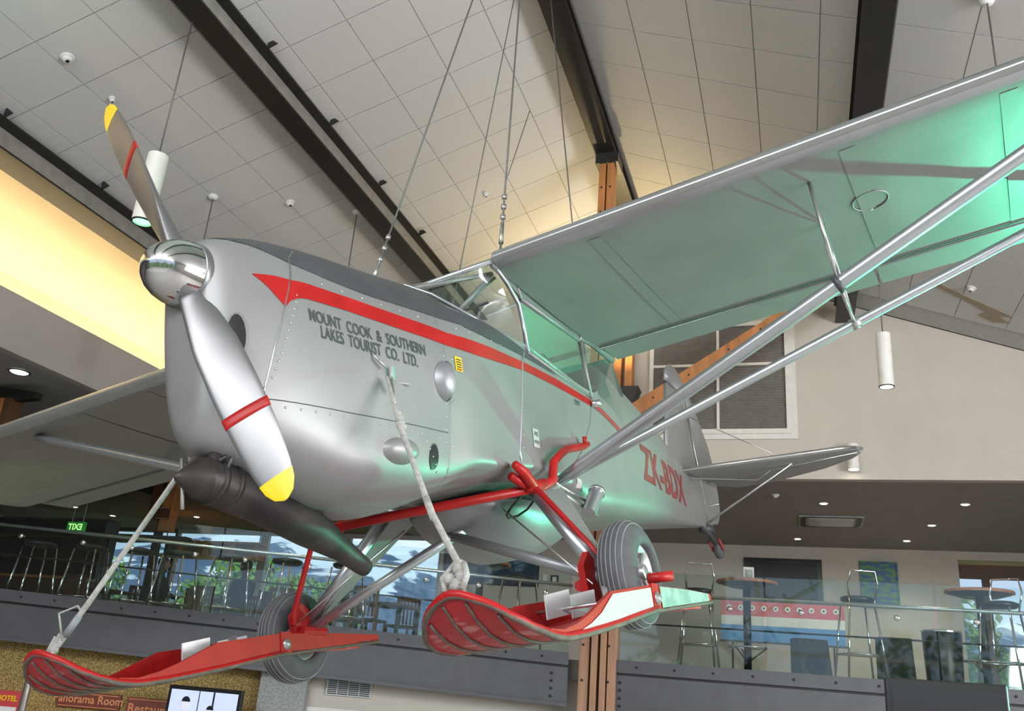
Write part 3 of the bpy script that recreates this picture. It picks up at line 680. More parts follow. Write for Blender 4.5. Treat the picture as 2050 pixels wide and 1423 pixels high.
def fin(pts,th):
    mb=PM(); n=len(pts); c=(sum(p[0] for p in pts)/n,sum(p[1] for p in pts)/n)
    def ring(k,y): return [(c[0]+(p[0]-c[0])*k,y,c[1]+(p[1]-c[1])*k) for p in pts]
    return mb.loft([ring(.9,th),ring(.985,th*.6),ring(1,0),ring(.985,-th*.6),ring(.9,-th)])
fin([(5.30,-.05),(5.62,.56),(5.74,.80),(6.14,.80),(6.17,.60),(6.19,-.5),(5.9,-.3)],.024).build('fin','silver_fabric',plane,True)
fin([(5.72,.82),(5.80,.95),(5.95,1.035),(6.12,1.03),(6.30,.90),(6.55,.62),(6.76,.30),(6.82,.05),(6.79,-.2),(6.73,-.40),(6.60,-.50),(6.30,-.53),(6.21,-.50),(6.19,.60),(6.16,.82)],.022).build('rudder','silver_fabric',plane,True)
PM().tube([(6.19,.026,.80),(6.205,.03,-.5)],.006,6).build('hinge_line','bright_metal',plane,True)
PM().tube([(6.2,-.16,-.36),(6.2,.16,-.36)],.006,6).build('rudder_horn','bright_metal',plane,True)
tw=PM().tube([(6.05,0,-.54),(6.22,0,-.60),(6.42,0,-.70)],[.03,.025,.02],8).box((6.1,-.05,-.60),(6.28,.05,-.54)).build('tail_spring','antiglare',plane,True)
PM().tube([(6.36,.05,-.66),(6.46,.05,-.76)],.012,6).tube([(6.36,-.05,-.66),(6.46,-.05,-.76)],.012,6).build('tail_fork','dark_red',tw)
PM().lathe([(-.035,.05),(-.03,.075),(-.015,.085),(.015,.085),(.03,.075),(.035,.05)],(6.47,0,-.75),(0,1,0),20).build('tail_wheel','rubber',tw,True)
# ---- belly, venturi, fittings
PM().loft([[(x,w*math.cos(2*math.pi*k/24),-.74+d*math.sin(2*math.pi*k/24)*(1 if math.sin(2*math.pi*k/24)<0 else .1)) for k in range(24)] for x,w,d in ((1.60,.10,.04),(1.68,.24,.12),(1.85,.32,.20),(2.1,.34,.27),(2.45,.3,.23),(2.75,.2,.14),(2.95,.06,.05))]).build('belly_tank','silver_dark',plane,True)
v=PM().tube([(2.30,.50,-.81),(2.41,.52,-.69)],.042,16).build('venturi','strut_silver',plane,'auto')
PM().lathe([(0,.048),(.02,.048)],(2.405,.52,-.695),(.11,.02,.12),16).build('venturi_cap','bright_metal',v,True)
PM().tube([(2.0,.46,-.70),(2.5,.46,-.80)],.014,8).tube([(2.05,.44,-.66),(2.4,.47,-.74)],.010,8).build('step_frame','bright_metal',plane,True)
PM().tube([(2.66,.47,-.12),(2.70,.50,-.11),(2.76,.50,-.10)],[.018,.022,.008],8).build('door_handle','bright_metal',plane,True)
PM().tube([(.66,fus_port(.66,-.24),-.24),(.665,fus_port(.67,-.29)+.02,-.28),(.70,fus_port(.70,-.32)+.03,-.315)],.006,6).build('rope_hook','bright_metal',plane,True)
PM().box((.735,.385,-.36),(.75,.40,-.30)).tube([(.80,.375,-.355),(.84,.40,-.36)],.007,6).build('cowl_latch','bright_metal',plane)
# ---- undercarriage, red ski linkage
for sd in (1,-1):
    wzz=-1.205 if sd>0 else -1.243
    PM().tube([(1.76,sd*.44,-.70),(1.545,sd*.83,wzz+.03)],.034,12).build('leg','strut_silver',plane,True)
    PM().prism([(1.74,sd*.43,-.67),(2.08,sd*.455,-.69),(1.63,sd*.85,wzz+.03),(1.55,sd*.845,wzz+.02)],(0,sd*.014,.004)).build('leg_fairing','silver',plane)
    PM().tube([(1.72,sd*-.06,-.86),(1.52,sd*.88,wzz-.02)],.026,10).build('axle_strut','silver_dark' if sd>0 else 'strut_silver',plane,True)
    PM().tube([(1.72,sd*.30,-.80),(1.40,sd*.86,-1.245)],.005,6).build('bracing_cable','bright_metal',plane,True)
    rd=PM().tube([(1.58,sd*.565,-.76),(1.60,sd*.785,-1.06),(1.57,sd*.865,wzz+.03)] if sd>0 else [(1.288,-.55,-.80),(1.30,-.56,-.84),(1.41,-.80,-1.15),(1.40,-.80,-1.21)],.014,8).build('lift_rod','red',plane,True)
    # wheel
    wc=(1.585,sd*.96,wzz-.012)
    wh=empty('wheel'); wh.parent=plane; wh.location=flip(wc)
    prof=[]; W,R=.088,.232
    for k in range(33):
        a=lerp(-1,1,k/32); r=.125+(R-.125)*(1-abs(a)**2.6)**.55 if abs(a)<1 else .125; prof.append((a*W,r))
    PM().lathe([(-W*.7,.12)]+prof+[(W*.7,.12)],(0,0,0),(0,1,0),48,False).build('tyre','rubber',wh,True)
    for a in (-.62,-.37,-.12,.12,.37,.62):
        r=.125+(R-.125)*(1-abs(a)**2.6)**.55
        PM().lathe([(-.0018,r-.002),(-.0018,r+.0012),(.0018,r+.0012),(.0018,r-.002)],(0,a*W,0),(0,1,0),48,False).build('tread_line','rubber_line',wh)
    PM().lathe([(-.06,.128),(-.062,.10),(-.04,.09),(-.03,.04),(.03,.04),(.04,.09),(.062,.10),(.06,.128)],(0,0,0),(0,1,0),32,False).build('rim','rim_metal',wh,True)
    PM().lathe([(-.075,.03),(-.07,.035),(.07,.035),(.075,.03)],(0,0,0),(0,1,0),16).build('hub','rim_metal',wh,True)
    for k in range(6):
        a=math.pi*k/3; PM().tube([(.03*math.cos(a),sd*.05,.03*math.sin(a)),(.1*math.cos(a),sd*.055,.1*math.sin(a))],.008,6).build('spoke','rim_metal',wh)
# red cross tube and levers
PM().tube([(1.30,-.46,-.79),(1.69,.47,-.735)],.024,12).build('cross_tube','red',plane,True)
PM().tube([(1.52,.50,-.64),(1.60,.50,-.67),(1.70,.49,-.73),(1.80,.50,-.70)],[.02,.028,.034,.026],10).tube([(1.56,.45,-.68),(1.69,.47,-.73)],.022,8).build('lever','red',plane,True)
PM().tube([(1.66,.48,-.73),(1.80,.49,-.715),(1.90,.505,-.675),(1.905,.52,-.584),(2.0,.52,-.53),(2.09,.52,-.49),(2.25,.51,-.455),(2.36,.50,-.43),(2.44,.50,-.405)],[.026,.026,.026,.022,.022,.022,.022,.022,.015],10).build('lever_arm','red',plane,True)
PM().tube([(2.40,.50,-.42),(2.39,.505,-.37)],.014,8).build('lever_tip','red',plane,True)
PM().prism([(1.23,-.50,-.67),(1.25,-.52,-.68),(1.33,-.47,-.80),(1.28,-.55,-.82)],(.012,0,.012)).tube([(1.43,-.44,-.70),(1.36,-.44,-.79)],.022,8).build('lever','red',plane)
PM().tube([(1.36,-.42,-.80),(1.30,-.46,-.785)],.03,10).build('bracket','red',plane,True)
PM().tube([(1.75,.43,-.72),(1.70,.40,-.77),(1.69,.36,-.805),(1.71,.32,-.83),(1.76,.30,-.84),(1.82,.32,-.83),(1.86,.36,-.80),(1.87,.40,-.76),(1.86,.43,-.72)],.006,6).build('hydraulic_hose','black_plastic',plane,True)
# ---- skis
def skiz(x):  # bottom line of a ski
    return interp(x,[(.135,-1.262),(.145,-1.28),(.17,-1.305),(.21,-1.342),(.27,-1.378),(.35,-1.405),(.44,-1.417),(.55,-1.415),(.85,-1.392),(1.275,-1.345),(2.04,-1.318)])
def sidetop(x): return interp(x,[(.36,-1.383),(.45,-1.390),(.56,-1.372),(.657,-1.345),(.87,-1.272),(1.26,-1.248),(1.7,-1.262),(2.04,-1.282)])
def skiw(x): return .2*math.sqrt(max(.0015,1-((.36-x)/.225)**2)) if x<.36 else .2
for sd in (1,-1):
    yc=.96*sd; dz=-.045 if sd>0 else 0.
    xx=[.1352,.138,.142,.148,.156,.166,.178,.192,.208,.226,.246,.27,.30,.33,.36,.40,.45,.5,.6,.75,.9,1.1,1.30]
    def sec(x,t0=0,t1=.014): return [(x,yc-skiw(x),skiz(x)+t0+dz),(x,yc+skiw(x),skiz(x)+t0+dz),(x,yc+skiw(x),skiz(x)+t1+dz),(x,yc-skiw(x),skiz(x)+t1+dz)]
    ski=PM().loft([sec(x) for x in xx]).loft([sec(x) for x in (1.86,1.95,2.04)]).box((1.30,yc-.2,skiz(1.5)-.008+dz),(1.86,yc-.11,skiz(1.5)+.006+dz)).box((1.30,yc+.11,skiz(1.5)-.008+dz),(1.86,yc+.2,skiz(1.5)+.006+dz)).build('ski','red_worn',plane,'auto')
    PM().tube([(x,yc+skiw(x)*1.0,skiz(x)+.007+dz) for x in xx[::-1]]+[(x,yc-skiw(x)*1.0,skiz(x)+.007+dz) for x in xx],.013,8).build('tip_rim','red' ,ski,True)
    PM().tube([(x,yc+(skiw(x)+.004),skiz(x)+.001+dz) for x in xx[::-1]]+[(x,yc-(skiw(x)+.004),skiz(x)+.001+dz) for x in xx],.0105,6).build('tip_edge','edge_wood',ski,True)
    for q in (-.12,-.04,.04,.12):
        pts=[(x,yc+q,skiz(x)-.003+dz) for x in xx if skiw(x)>abs(q)+.01 and x<1.2]; PM().tube(pts,.0055,6).build('runner','edge_wood',ski,True)
    for s2 in (1,-1):
        yb=yc+s2*.2; xl=[.36,.45,.52,.56,.61,.657,.75,.87,1.0,1.26,1.5,1.7,2.04]
        poly=[(x,yb-s2*.014,skiz(x)+dz) for x in xl]+[(x,yb-s2*.014,sidetop(x)+dz) for x in xl[::-1]]
        outer = (s2==sd)
        PM().loft([[(x,yb-s2*.016,skiz(x)+.002+dz),(x,yb,skiz(x)+.002+dz),(x,yb,sidetop(x)+dz),(x,yb-s2*.016,sidetop(x)+dz)] for x in xl]).build('side_board','red' ,ski,'auto')
        if sd>0 and s2>0:   # painted outer panels of the port ski
            xl2=[.58,.657,.75,.87,1.0,1.26]
            PM().loft([[(x,yb+.003,skiz(x)+.012+dz),(x,yb+.003,max(sidetop(x)-.010-.02*(x<.86),skiz(x)+.02)+dz)] for x in xl2],cap=False,closed=False).build('white_panel','white_paint',ski)
            xl3=[1.36,1.5,1.7,2.0]
            PM().loft([[(x,yb+.003,skiz(x)+.006+dz),(x,yb+.003,sidetop(x)-.002+dz)] for x in xl3],cap=False,closed=False).build('zinc_panel','galvanised',ski)
        if sd>0 and s2<0:
            PM().loft([[(x,yb+.003,skiz(x)+.05+dz),(x,yb+.003,sidetop(x)-.002+dz)] for x in (.75,.87,1.0,1.2)],cap=False,closed=False).build('blue_panel','sky_blue',ski)
        PM().tube([(x,yb,skiz(x)-.002+dz) for x in xl],.008,6).build('edge_strip','edge_wood',ski,True)
        PM().box((1.265,yb-.006,skiz(1.3)+dz),(1.335,yb+.006,sidetop(1.3)+.008+dz)).build('axle_plate','red' ,ski)
        b=PM().lathe([(0,.026),(.006,.026),(.010,.015),(.016,.015)],(1.30,yb+s2*.006,-1.30+dz),(0,s2,0),14).build('axle_bolt','rim_metal',ski,True)
    for x0,x1,h in ((1.00,1.12,.085),(1.22,1.35,.085)):
        PM().prism([(x0,yc+.13,-1.335+dz),(x0,yc+.13,-1.25+dz+.0),(x1,yc+.06,-1.232+dz),(x1,yc+.06,-1.32+dz)],(.003,-.004,0)).build('deflector_plate','pale_plate',ski)
    for x0,x1,h in ((.93,1.06,.085),(1.15,1.30,.085)):
        PM().prism([(x0,yc-.10,-1.335+dz),(x0,yc-.10,-1.245+dz),(x1,yc-.06,-1.228+dz),(x1,yc-.06,-1.32+dz)],(.003,.004,0)).build('deflector_plate','pale_plate',ski)
    PM().tube([(1.02,yc-.19,-1.30+dz),(1.02,yc+.19,-1.30+dz)],.007,6).build('cross_rod','bright_metal',ski,True)
    # pedestal between ski and axle
    yi=yc-sd*.13
    PM().prism([(1.42,yi,-1.33+dz),(1.40,yi,-1.16),(1.47,yi,-1.10),(1.52,yi,-1.13),(1.56,yi,-1.33+dz)],(0,-sd*.03,0)).tube([(1.44,yi-sd*.05,-1.24),(1.60,yi-sd*.06,-1.25)],.025,8).build('pedestal','red',ski)
    PM().tube([(1.52,yc+sd*.10,-1.25),(1.58,yc+sd*.19,-1.25)],.022,8).build('axle_end','red',ski,True)
# ---- restraining ropes
def rope(pts,r,name='rope'): return PM().tube(pts,r,8).build(name,'rope',plane,True)
P0=(.20,.96,-1.32); P1=(.606,.50,-.598)
rp=rope([P0,(.19,.955,-1.25),(.25,.93,-1.215),vl(P0,P1,.45),P1,(.69,.40,-.36)],[.014,.014,.012,.0115,.0115,.007])
k=PM()
for c,r in (((.17,.96,-1.275),.022),((.165,.94,-1.255),.020),((.185,.975,-1.25),.022),((.20,.955,-1.228),.021),((.22,.95,-1.21),.016)): k.ball(c,r,6)
k.tube([(.16,.985,-1.29),(.17,1.0,-1.25),(.21,.97,-1.21)],.010,6).tube([(.15,.93,-1.29),(.16,.92,-1.25),(.21,.94,-1.205)],.010,6).build('knot','rope',rp,True)
k=PM()
for c,r in (((.606,.505,-.60),.019),((.612,.50,-.575),.017),((.60,.515,-.615),.018),((.625,.485,-.55),.014)): k.ball(c,r,6)
k.build('knot','rope',rp,True)
PM().tube([(.64,.46,-.50),(.70,.405,-.37)],.009,6).tube([(.70,.41,-.36),(.72,.40,-.42)],.008,6).build('shackle','bright_metal',rp,True)
PM().tube([vl(P0,P1,.40),vl(P0,P1,.52)],.0135,8).build('tape_wrap','rope',rp,True)
S0=(.19,-.96,-1.285); S1=(.40,-.45,-.60)
rs=rope([S0,(.21,-.955,-1.25),vl(S0,S1,.3),vl(S0,S1,.7),S1],[.013,.013,.0115,.0115,.0115])
k=PM()
for c,r in (((.20,-.96,-1.27),.018),((.205,-.95,-1.25),.018),((.215,-.955,-1.23),.016)): k.ball(c,r,6)
k.tube([(.18,-.975,-1.285),(.22,-.96,-1.20)],.010,6).tube([(.18,-.94,-1.285),(.23,-.95,-1.19)],.010,6).build('knot','rope',rs,True)
PM().tube([vl(S0,S1,.12),vl(S0,S1,.22)],.015,8).build('tape_wrap','tape',rs,True)
PM().tube([vl(S0,S1,.1),(.22,-.95,-1.11),(.26,-.89,-1.09),vl(S0,S1,.24)],.005,6).build('loose_end','rope',rs,True)
PM().tube([(.28,-.32,-.60),(.29,-.33,-.80)],.008,6).build('drain_pipe','bright_metal',plane,True)

# ================================================================== CABLES
def cable(top, bot, label, r=.006, link=.0, name='suspension_cable'):
    e=empty(name,top,label=label,cat='cable'); d=Vector(bot)-Vector(top)
    MB().tube([(0,0,0),tuple(d)],r,8).build('wire','cable',e,True)
    u=d.normalized(); L=d.length
    MB().lathe([(-.03,.02),(0,.03),(.02,.012)],(0,0,.0),(0,0,1),10).build('anchor','black_steel',e,True)
    if link:
        for k in range(3): MB().lathe([(-.02,.008),(-.012,.016),(.012,.016),(.02,.008)],tuple(u*(L-link+.09*k)),u,10).build('wire_clip','bright_metal',e,True)
        MB().tube([tuple(u*(L-link*.55)),tuple(u*(L-link*.2))],[.010,.014],8).build('turnbuckle','bright_metal',e,True)
    return e
AN=(6.70,2.30,6.45)
cable((5.42,2.17,6.45),(4.23,2.33,2.10),'steel cable ending behind the cowling top, leftmost of the four over the plane',.006,.42)
cable((6.15,2.28,6.45),(5.17,2.20,2.35),'thin steel cable second from left, ending behind the cabin roof',.0045)
c=cable((5.55,2.06,6.45),tuple(PW(1.80,.42,.58)),'steel cable with turnbuckle ending at the port wing root',.0065,.5)
q=(PW(1.80,.42,.58)-Vector((5.55,2.06,6.45))); MB().tube([tuple(q*.86),tuple(q*.80+Vector((.02,-.04,0))),tuple(q*.70+Vector((.02,-.12,0)))],.003,6).build('loose_end','cable',c,True)
cable((6.5,2.11,6.45),(6.5,1.50,2.06),'steel cable rightmost of the four, disappearing behind the port wing',.006)

# ================================================================== CEILING FITTINGS AND LAMPS
NRM={1:(0,math.sin(math.radians(20))*-1,-math.cos(math.radians(20))),-1:(0,math.sin(math.radians(20)),-math.cos(math.radians(20)))}
def detector(x,y,sd,label,r=.055,name='smoke_detector',cat='smoke detector'):
    n=Vector(NRM[sd]); e=empty(name,(x,y,roofz(y)-.006),label=label,cat=cat)
    MB().lathe([(0,r),(.012,r),(.018,r*.8)],(0,0,0),n,18).build('base','white_plastic',e,True)
    MB().lathe([(.018,r*.75),(.04,r*.7),(.05,r*.45),(.05,0)],(0,0,0),n,18).build('sensor','white_plastic',e,True)
    MB().lathe([(.048,r*.3),(.056,r*.25),(.056,0)],(0,0,0),n,10).build('vent','black_plastic',e)
detector(5.19,6.38,1,'round white smoke detector high on the ceiling at the far left',.065)
detector(8.30,5.85,1,'flat white detector with red dot on the ceiling behind the cowling top',.06)
detector(11.37,-2.24,-1,'round white smoke detector on the ceiling right of the port wing',.06)
detector(5.81,6.39,1,'tiny white sprinkler head above the upper propeller tip',.035,'sprinkler_head','sprinkler')
detector(9.69,3.81,1,'tiny white sprinkler head on the ceiling left of the turnbuckle cable',.035,'sprinkler_head','sprinkler')
def pendant(x,y,zb,L,label,glow='lamp_glow',r=.085,group='cylinder pendant lamps',power=25,col=(1,.9,.75)):
    zt=roofz(y); e=empty('pendant_lamp',(x,y,zt),label=label,cat='pendant lamp',group=group)
    MB().lathe([(-.05,.045),(-.02,.06),(0,.06)],(0,0,0),(0,0,1),16).build('ceiling_rose','white_plastic',e,True)
    MB().tube([(0,0,-.05),(0,0,zb+L-zt)],.007,8).build('cord','cable',e,True)
    z0=zb-zt
    MB().lathe([(z0+.03,0),(z0+.03,r-.008),(z0,r-.008),(z0,r),(z0+L,r),(z0+L,0)],(0,0,0),(0,0,1),28).build('shade','lamp_white',e,'auto')
    MB().lathe([(z0+.012,0),(z0+.012,r*.82),(z0+.02,r*.82),(z0+.02,0)],(0,0,0),(0,0,1),24).build('lamp_glass',glow,e)
    MB().lathe([(z0-.004,r-.010),(z0-.004,r+.002),(z0+.008,r+.002),(z0+.008,r-.010)],(0,0,0),(0,0,1),28,False).build('rim','black_plastic',e)
    if power: lamp('pendant_bulb','SPOT',(x,y,zb-.03),power,col,target=(x,y,zb-3),spot=100,blend=.8,radius=.07)
pendant(5.23,5.07,3.35,.64,'white cylinder pendant lamp with green glow behind the upper propeller blade','green_glow',power=6)
pendant(7.66,6.47,3.0,.64,'cylinder pendant lamp hidden behind the cowling, its white rose on the ceiling left',power=25)
pendant(8.98,5.29,3.0,.64,'cylinder pendant lamp hidden behind the cowling, its white rose beside the steel beam',power=25)
pendant(10.5,-1.07,3.55,.66,'white cylinder pendant lamp hanging before the cream gable wall',power=25)
pendant(6.35,-1.60,3.35,.64,'cylinder pendant lamp hidden behind the outer port wing',power=10)
w=empty('wall_downlight',(12.75,-.80,3.12),label='short white cylinder downlight on the gable wall behind the tailplane tip',cat='wall lamp')
MB().lathe([(.02,0),(.02,.07),(0,.07),(0,.078),(.36,.078),(.36,0)],(0,0,0),(0,0,1),24).build('shade','lamp_white',w,'auto'); MB().lathe([(.008,0),(.008,.066),(.014,.066),(.014,0)],(0,0,0),(0,0,1),20).build('lamp_glass','lamp_glow',w)
MB().box((.05,-.03,.15),(.15,.03,.22)).build('bracket','lamp_white',w)
lamp('downlight_bulb','SPOT',(12.75,-.80,3.1),12,(1,.72,.45),target=(12.8,-.8,0),spot=110,blend=.9)
# brown water stain where tiles have peeled
st=MB()
def rp(x,y): return (x,y,roofz(y)-.016)
st.prism([rp(11.45,-1.9),rp(11.55,-1.86),rp(11.75,-2.2),rp(11.95,-2.5),rp(12.1,-2.42),rp(12.2,-2.6),rp(12.1,-2.8),rp(11.98,-2.65),rp(11.9,-2.8),rp(11.8,-2.6),rp(11.62,-2.2)],(0,0,.010))
st.build('water_stain','stain',label='brown water stain with peeled edges on the ceiling at far right',cat='stain')
# recessed downlights
dl=MB().lathe([(-.006,.075),(0,.085),(.004,.085)],(0,0,0),(0,0,1),20)
DR=dl.mesh('trim_ring','bright_metal',True); DG=MB().lathe([(-.012,0),(-.012,.05),(-.006,.06),(0,.06),(0,0)],(0,0,0),(0,0,1),16).mesh('lamp_glass','lamp_glow')
def downlight(x,y,label,glow=None,s=1.,power=85,col=(1,.86,.66),group='recessed ceiling downlights'):
    e=empty('downlight',(x,y,ZC-.002),label=label,cat='downlight',group=group); e.scale=(s,s,s)
    inst('trim_ring',DR,(0,0,0),e); g=inst('lamp_glass',DG,(0,0,0),e)
    if glow: g.data=DG.copy(); g.data.materials[0]=M(glow)
    if power: lamp('downlight_bulb','SPOT',(x,y,ZC-.03),power,col,target=(x,y,0),spot=120,blend=.9,radius=.06)
downlight(14.53,-.44,'downlight in the bar ceiling nearest the air conditioner'); downlight(14.45,-2.43,'bright downlight at the right front of the bar ceiling'); downlight(16.18,-2.18,'downlight at the right middle of the bar ceiling')
downlight(17.85,-.04,'downlight at the back of the bar ceiling above the television',power=70); downlight(17.76,-1.95,'downlight at the back of the bar ceiling above the blue painting',power=70)
for x,y,l,p in ((16.1,15.5,'small warm downlight left of the exit sign, nearest of the left gallery',40),(17.1,15.3,'small warm downlight just right of the exit sign in the left gallery',0),(17.0,12.9,'small warm downlight right of the timber column with notice',40),(15.8,11.5,'small warm downlight under the exhaust, nearer of a pair',0),(17.2,11.4,'small warm downlight under the exhaust, farther of a pair',40),(15.0,9.6,'small warm downlight behind the exhaust tail pipe',40),(16.5,8.6,'small warm downlight behind the starboard leg',0)): downlight(x,y,l,power=p,group='small warm downlights of the left gallery')
downlight(7.65,8.66,'large pale green downlight in the grey soffit at the left edge','pale_glow',1.7,0)
downlight(14.6,4.6,'downlight in the bar ceiling hidden behind the fuselage belly'); downlight(16.5,6.2,'downlight in the bar ceiling in front of the dark blue mural')
# ceiling cassette
e=empty('air_conditioner',(15.95,-.58,ZC-.001),label='ceiling cassette air conditioner with dark louvres in the bar ceiling',cat='air conditioner')
MB().box((-.46,-.52,-.03),(.46,.52,0)).build('frame','galvanised',e,bevel=.01); MB().box((-.34,-.36,-.04),(.34,.36,-.03)).build('grille','pale_plate',e)
for s,t in (((-.44,-.45,-.034),(-.37,.45,-.03)),((.37,-.45,-.034),(.44,.45,-.03)),((-.36,-.49,-.034),(.36,-.40,-.03)),((-.36,.40,-.034),(.36,.49,-.03))): MB().box(s,t).build('louvre','black_plastic',e)
e=empty('smoke_detector',(13.95,.27,ZC-.001),label='white smoke detector on the bar ceiling left of the downlights',cat='smoke detector')
MB().lathe([(-.02,.05),(-.015,.06),(0,.065)],(0,0,0),(0,0,1),18).build('base','white_plastic',e,True); MB().lathe([(-.045,.025),(-.02,.045)],(0,0,0),(0,0,1),18).build('sensor','white_plastic',e,True)

# ================================================================== FURNITURE
FG=.30
def round_table(x,y,label,zt=1.38,r=.36):
    e=empty('bar_table',(x,y,FG),label=label,cat='table',group='tall round bar tables'); h=zt-FG
    MB().lathe([(h-.035,r*.97),(h-.03,r),(h-.005,r),(h,r*.985)],(0,0,0),(0,0,1),40).build('table_top','table_wood',e,'auto')
    MB().lathe([(h-.075,r*.55),(h-.036,r*.93)],(0,0,0),(0,0,1),30).build('under_rim','black_plastic',e)
    MB().tube([(0,0,.05),(0,0,h-.06)],.045,16).build('pedestal','black_plastic',e,True)
    MB().lathe([(0,.26),(.02,.26),(.05,.05)],(0,0,0),(0,0,1),28).build('base','black_plastic',e,True)
    MB().tube([(.22*math.cos(2*math.pi*k/20),.22*math.sin(2*math.pi*k/20),.32) for k in range(21)],.011,8).build('foot_ring','bright_metal',e,True)
    for k in range(3): a=2.1*k+.4; MB().tube([(.04*math.cos(a),.04*math.sin(a),.18),(.22*math.cos(a),.22*math.sin(a),.32)],.009,6).build('ring_arm','black_plastic',e)
    return e
round_table(11.28,.58,'tall round bar table with a menu box under the tailplane')
round_table(11.32,-1.95,'tall round bar table at the far right behind the glass')
round_table(10.44,3.68,'tall round bar table seen above the port ski tip')
def stool():
    e=empty('bar_stool')
    h=.82
    MB().lathe([(h,.15),(h+.02,.175),(h+.05,.175),(h+.065,.14),(h+.065,0)],(0,0,0),(0,0,1),28).build('seat','black_plastic',e,True)
    for sx,sy in ((1,1),(1,-1),(-1,1),(-1,-1)): MB().tube([(sx*.21,sy*.21,0),(sx*.135,sy*.135,h)],.0125,8).build('leg','chrome',e,True)
    MB().tube([(.185,.185,.28),(-.185,.185,.28),(-.185,-.185,.28),(.185,-.185,.28),(.185,.185,.28)],.010,8).build('foot_rail','chrome',e,True)
    if 0: MB().tube([(-.135,.135,h),(-.19,.16,h+.18),(-.21,.13,h+.32),(-.21,-.13,h+.32),(-.19,-.16,h+.18),(-.135,-.135,h)],.011,8).build('back_hoop','chrome',e,True)
    return e
SS=[(10.55,1.08,.2,'chrome bar stool beside the ski tail, left of the banner'),(10.65,-.62,0.3,'chrome bar stool standing in front of the flag banner'),(10.55,-2.0,2.6,'chrome bar stool with tall hoop back at the far right')]
LS=[(9.62,'chrome-legged bar stool at the far left end of the glass'),(8.62,'chrome-legged bar stool second from the left end of the glass'),(8.0,'chrome-legged bar stool below the hanging exit sign'),(7.45,'chrome-legged bar stool by the dark leaning shelf'),(6.95,'chrome-legged bar stool in front of the first seated person'),(6.35,'chrome-legged bar stool in front of the second seated person'),(5.7,'chrome-legged bar stool behind the starboard wheel'),(5.0,'chrome-legged bar stool between the starboard wheel and ski rope'),(3.05,'chrome-legged bar stool behind the port ski tip')]
for y,l in LS: p=gl(y); SS.append((p[0]+.62,y,random.uniform(-.5,.5),l))
s0=stool()
for k,(x,y,a,l) in enumerate(SS):
    o=s0 if k==0 else copy_tree(s0); o.location=(x,y,FG); o.rotation_euler=(0,0,a); tag(o,l,'stool','chrome bar stools')
hm=MB().tube([(-.135,.135,.82),(-.19,.16,1.0),(-.21,.13,1.14),(-.21,-.13,1.14),(-.19,-.16,1.0),(-.135,-.135,.82)],.011,8).mesh('back_hoop','chrome',True)
for o in [o for o in COL.objects if o.name.startswith('bar_stool') and o.location.y<1.5]: inst('back_hoop',hm,(0,0,0),o)
def chair():
    e=empty('dining_chair')
    MB().box((-.21,-.21,.43),(.21,.21,.47)).build('seat','cloth_black',e,bevel=.01)
    for sx,sy in ((1,1),(1,-1),(-1,1),(-1,-1)): MB().box((sx*.19-.018,sy*.19-.018,0),(sx*.19+.018,sy*.19+.018,.43)).build('leg','timber_dark',e)
    for sy in (1,-1): MB().box((-.21,sy*.19-.018,.47),(-.175,sy*.19+.018,.92)).build('back_post','timber_dark',e)
    for k in range(5): MB().box((-.20,-.15+.065*k,.5),(-.18,-.12+.065*k,.86)).build('back_slat','timber_dark',e)
    MB().box((-.205,-.21,.86),(-.175,.21,.93)).build('top_rail','timber_dark',e)
    return e
def table(x,y,label):
    e=empty('dining_table',(x,y,FG),label=label,cat='table',group='dark dining tables of the left gallery')
    MB().box((-.4,-.4,.71),(.4,.4,.75)).build('table_top','timber_dark',e,bevel=.005)
    for sx,sy in ((1,1),(1,-1),(-1,1),(-1,-1)): MB().box((sx*.35-.025,sy*.35-.025,0),(sx*.35+.025,sy*.35+.025,.71)).build('leg','black_plastic',e)
TB=[(13.6,11.9,'dark dining table by the window under the exit sign'),(14.6,10.0,'dark dining table between the two seated people'),(14.2,8.2,'dark dining table near the window behind the starboard wheel'),(13.3,6.2,'dark dining table before the mural')]
c0=chair(); first=True
for x,y,l in TB:
    table(x,y,l)
    for dx,dy,a,w_ in ((-.62,0,0,'on the near side of'),(.62,0,math.pi,'on the window side of'),(0,.62,-math.pi/2,'at the left side of')):
        o=c0 if first else copy_tree(c0); first=False
        o.location=(x+dx,y+dy,FG); o.rotation_euler=(0,0,a); tag(o,'dark slat-back chair %s the %s'%(w_,{13.6:'table under the exit sign',14.6:'table between the seated people',14.2:'table behind the starboard wheel',13.3:'table before the mural'}[x]),'chair','dark dining chairs of the left gallery')
# leaning shelf behind the left balustrade
e=empty('leaning_shelf',(9.15,7.6,FG),label='long dark leaning shelf on posts behind the left balustrade',cat='shelf')
MB().prism([(-.2,.75,1.02),(.28,.62,1.02),(.05,-.62,1.02),(-.08,-.62,1.02)],(0,0,.05)).build('shelf_top','black_plastic',e)
for y in (.6,-.3): MB().tube([(.02,y,0),(.02,y,1.02)],.025,10).build('post','black_plastic',e,True)
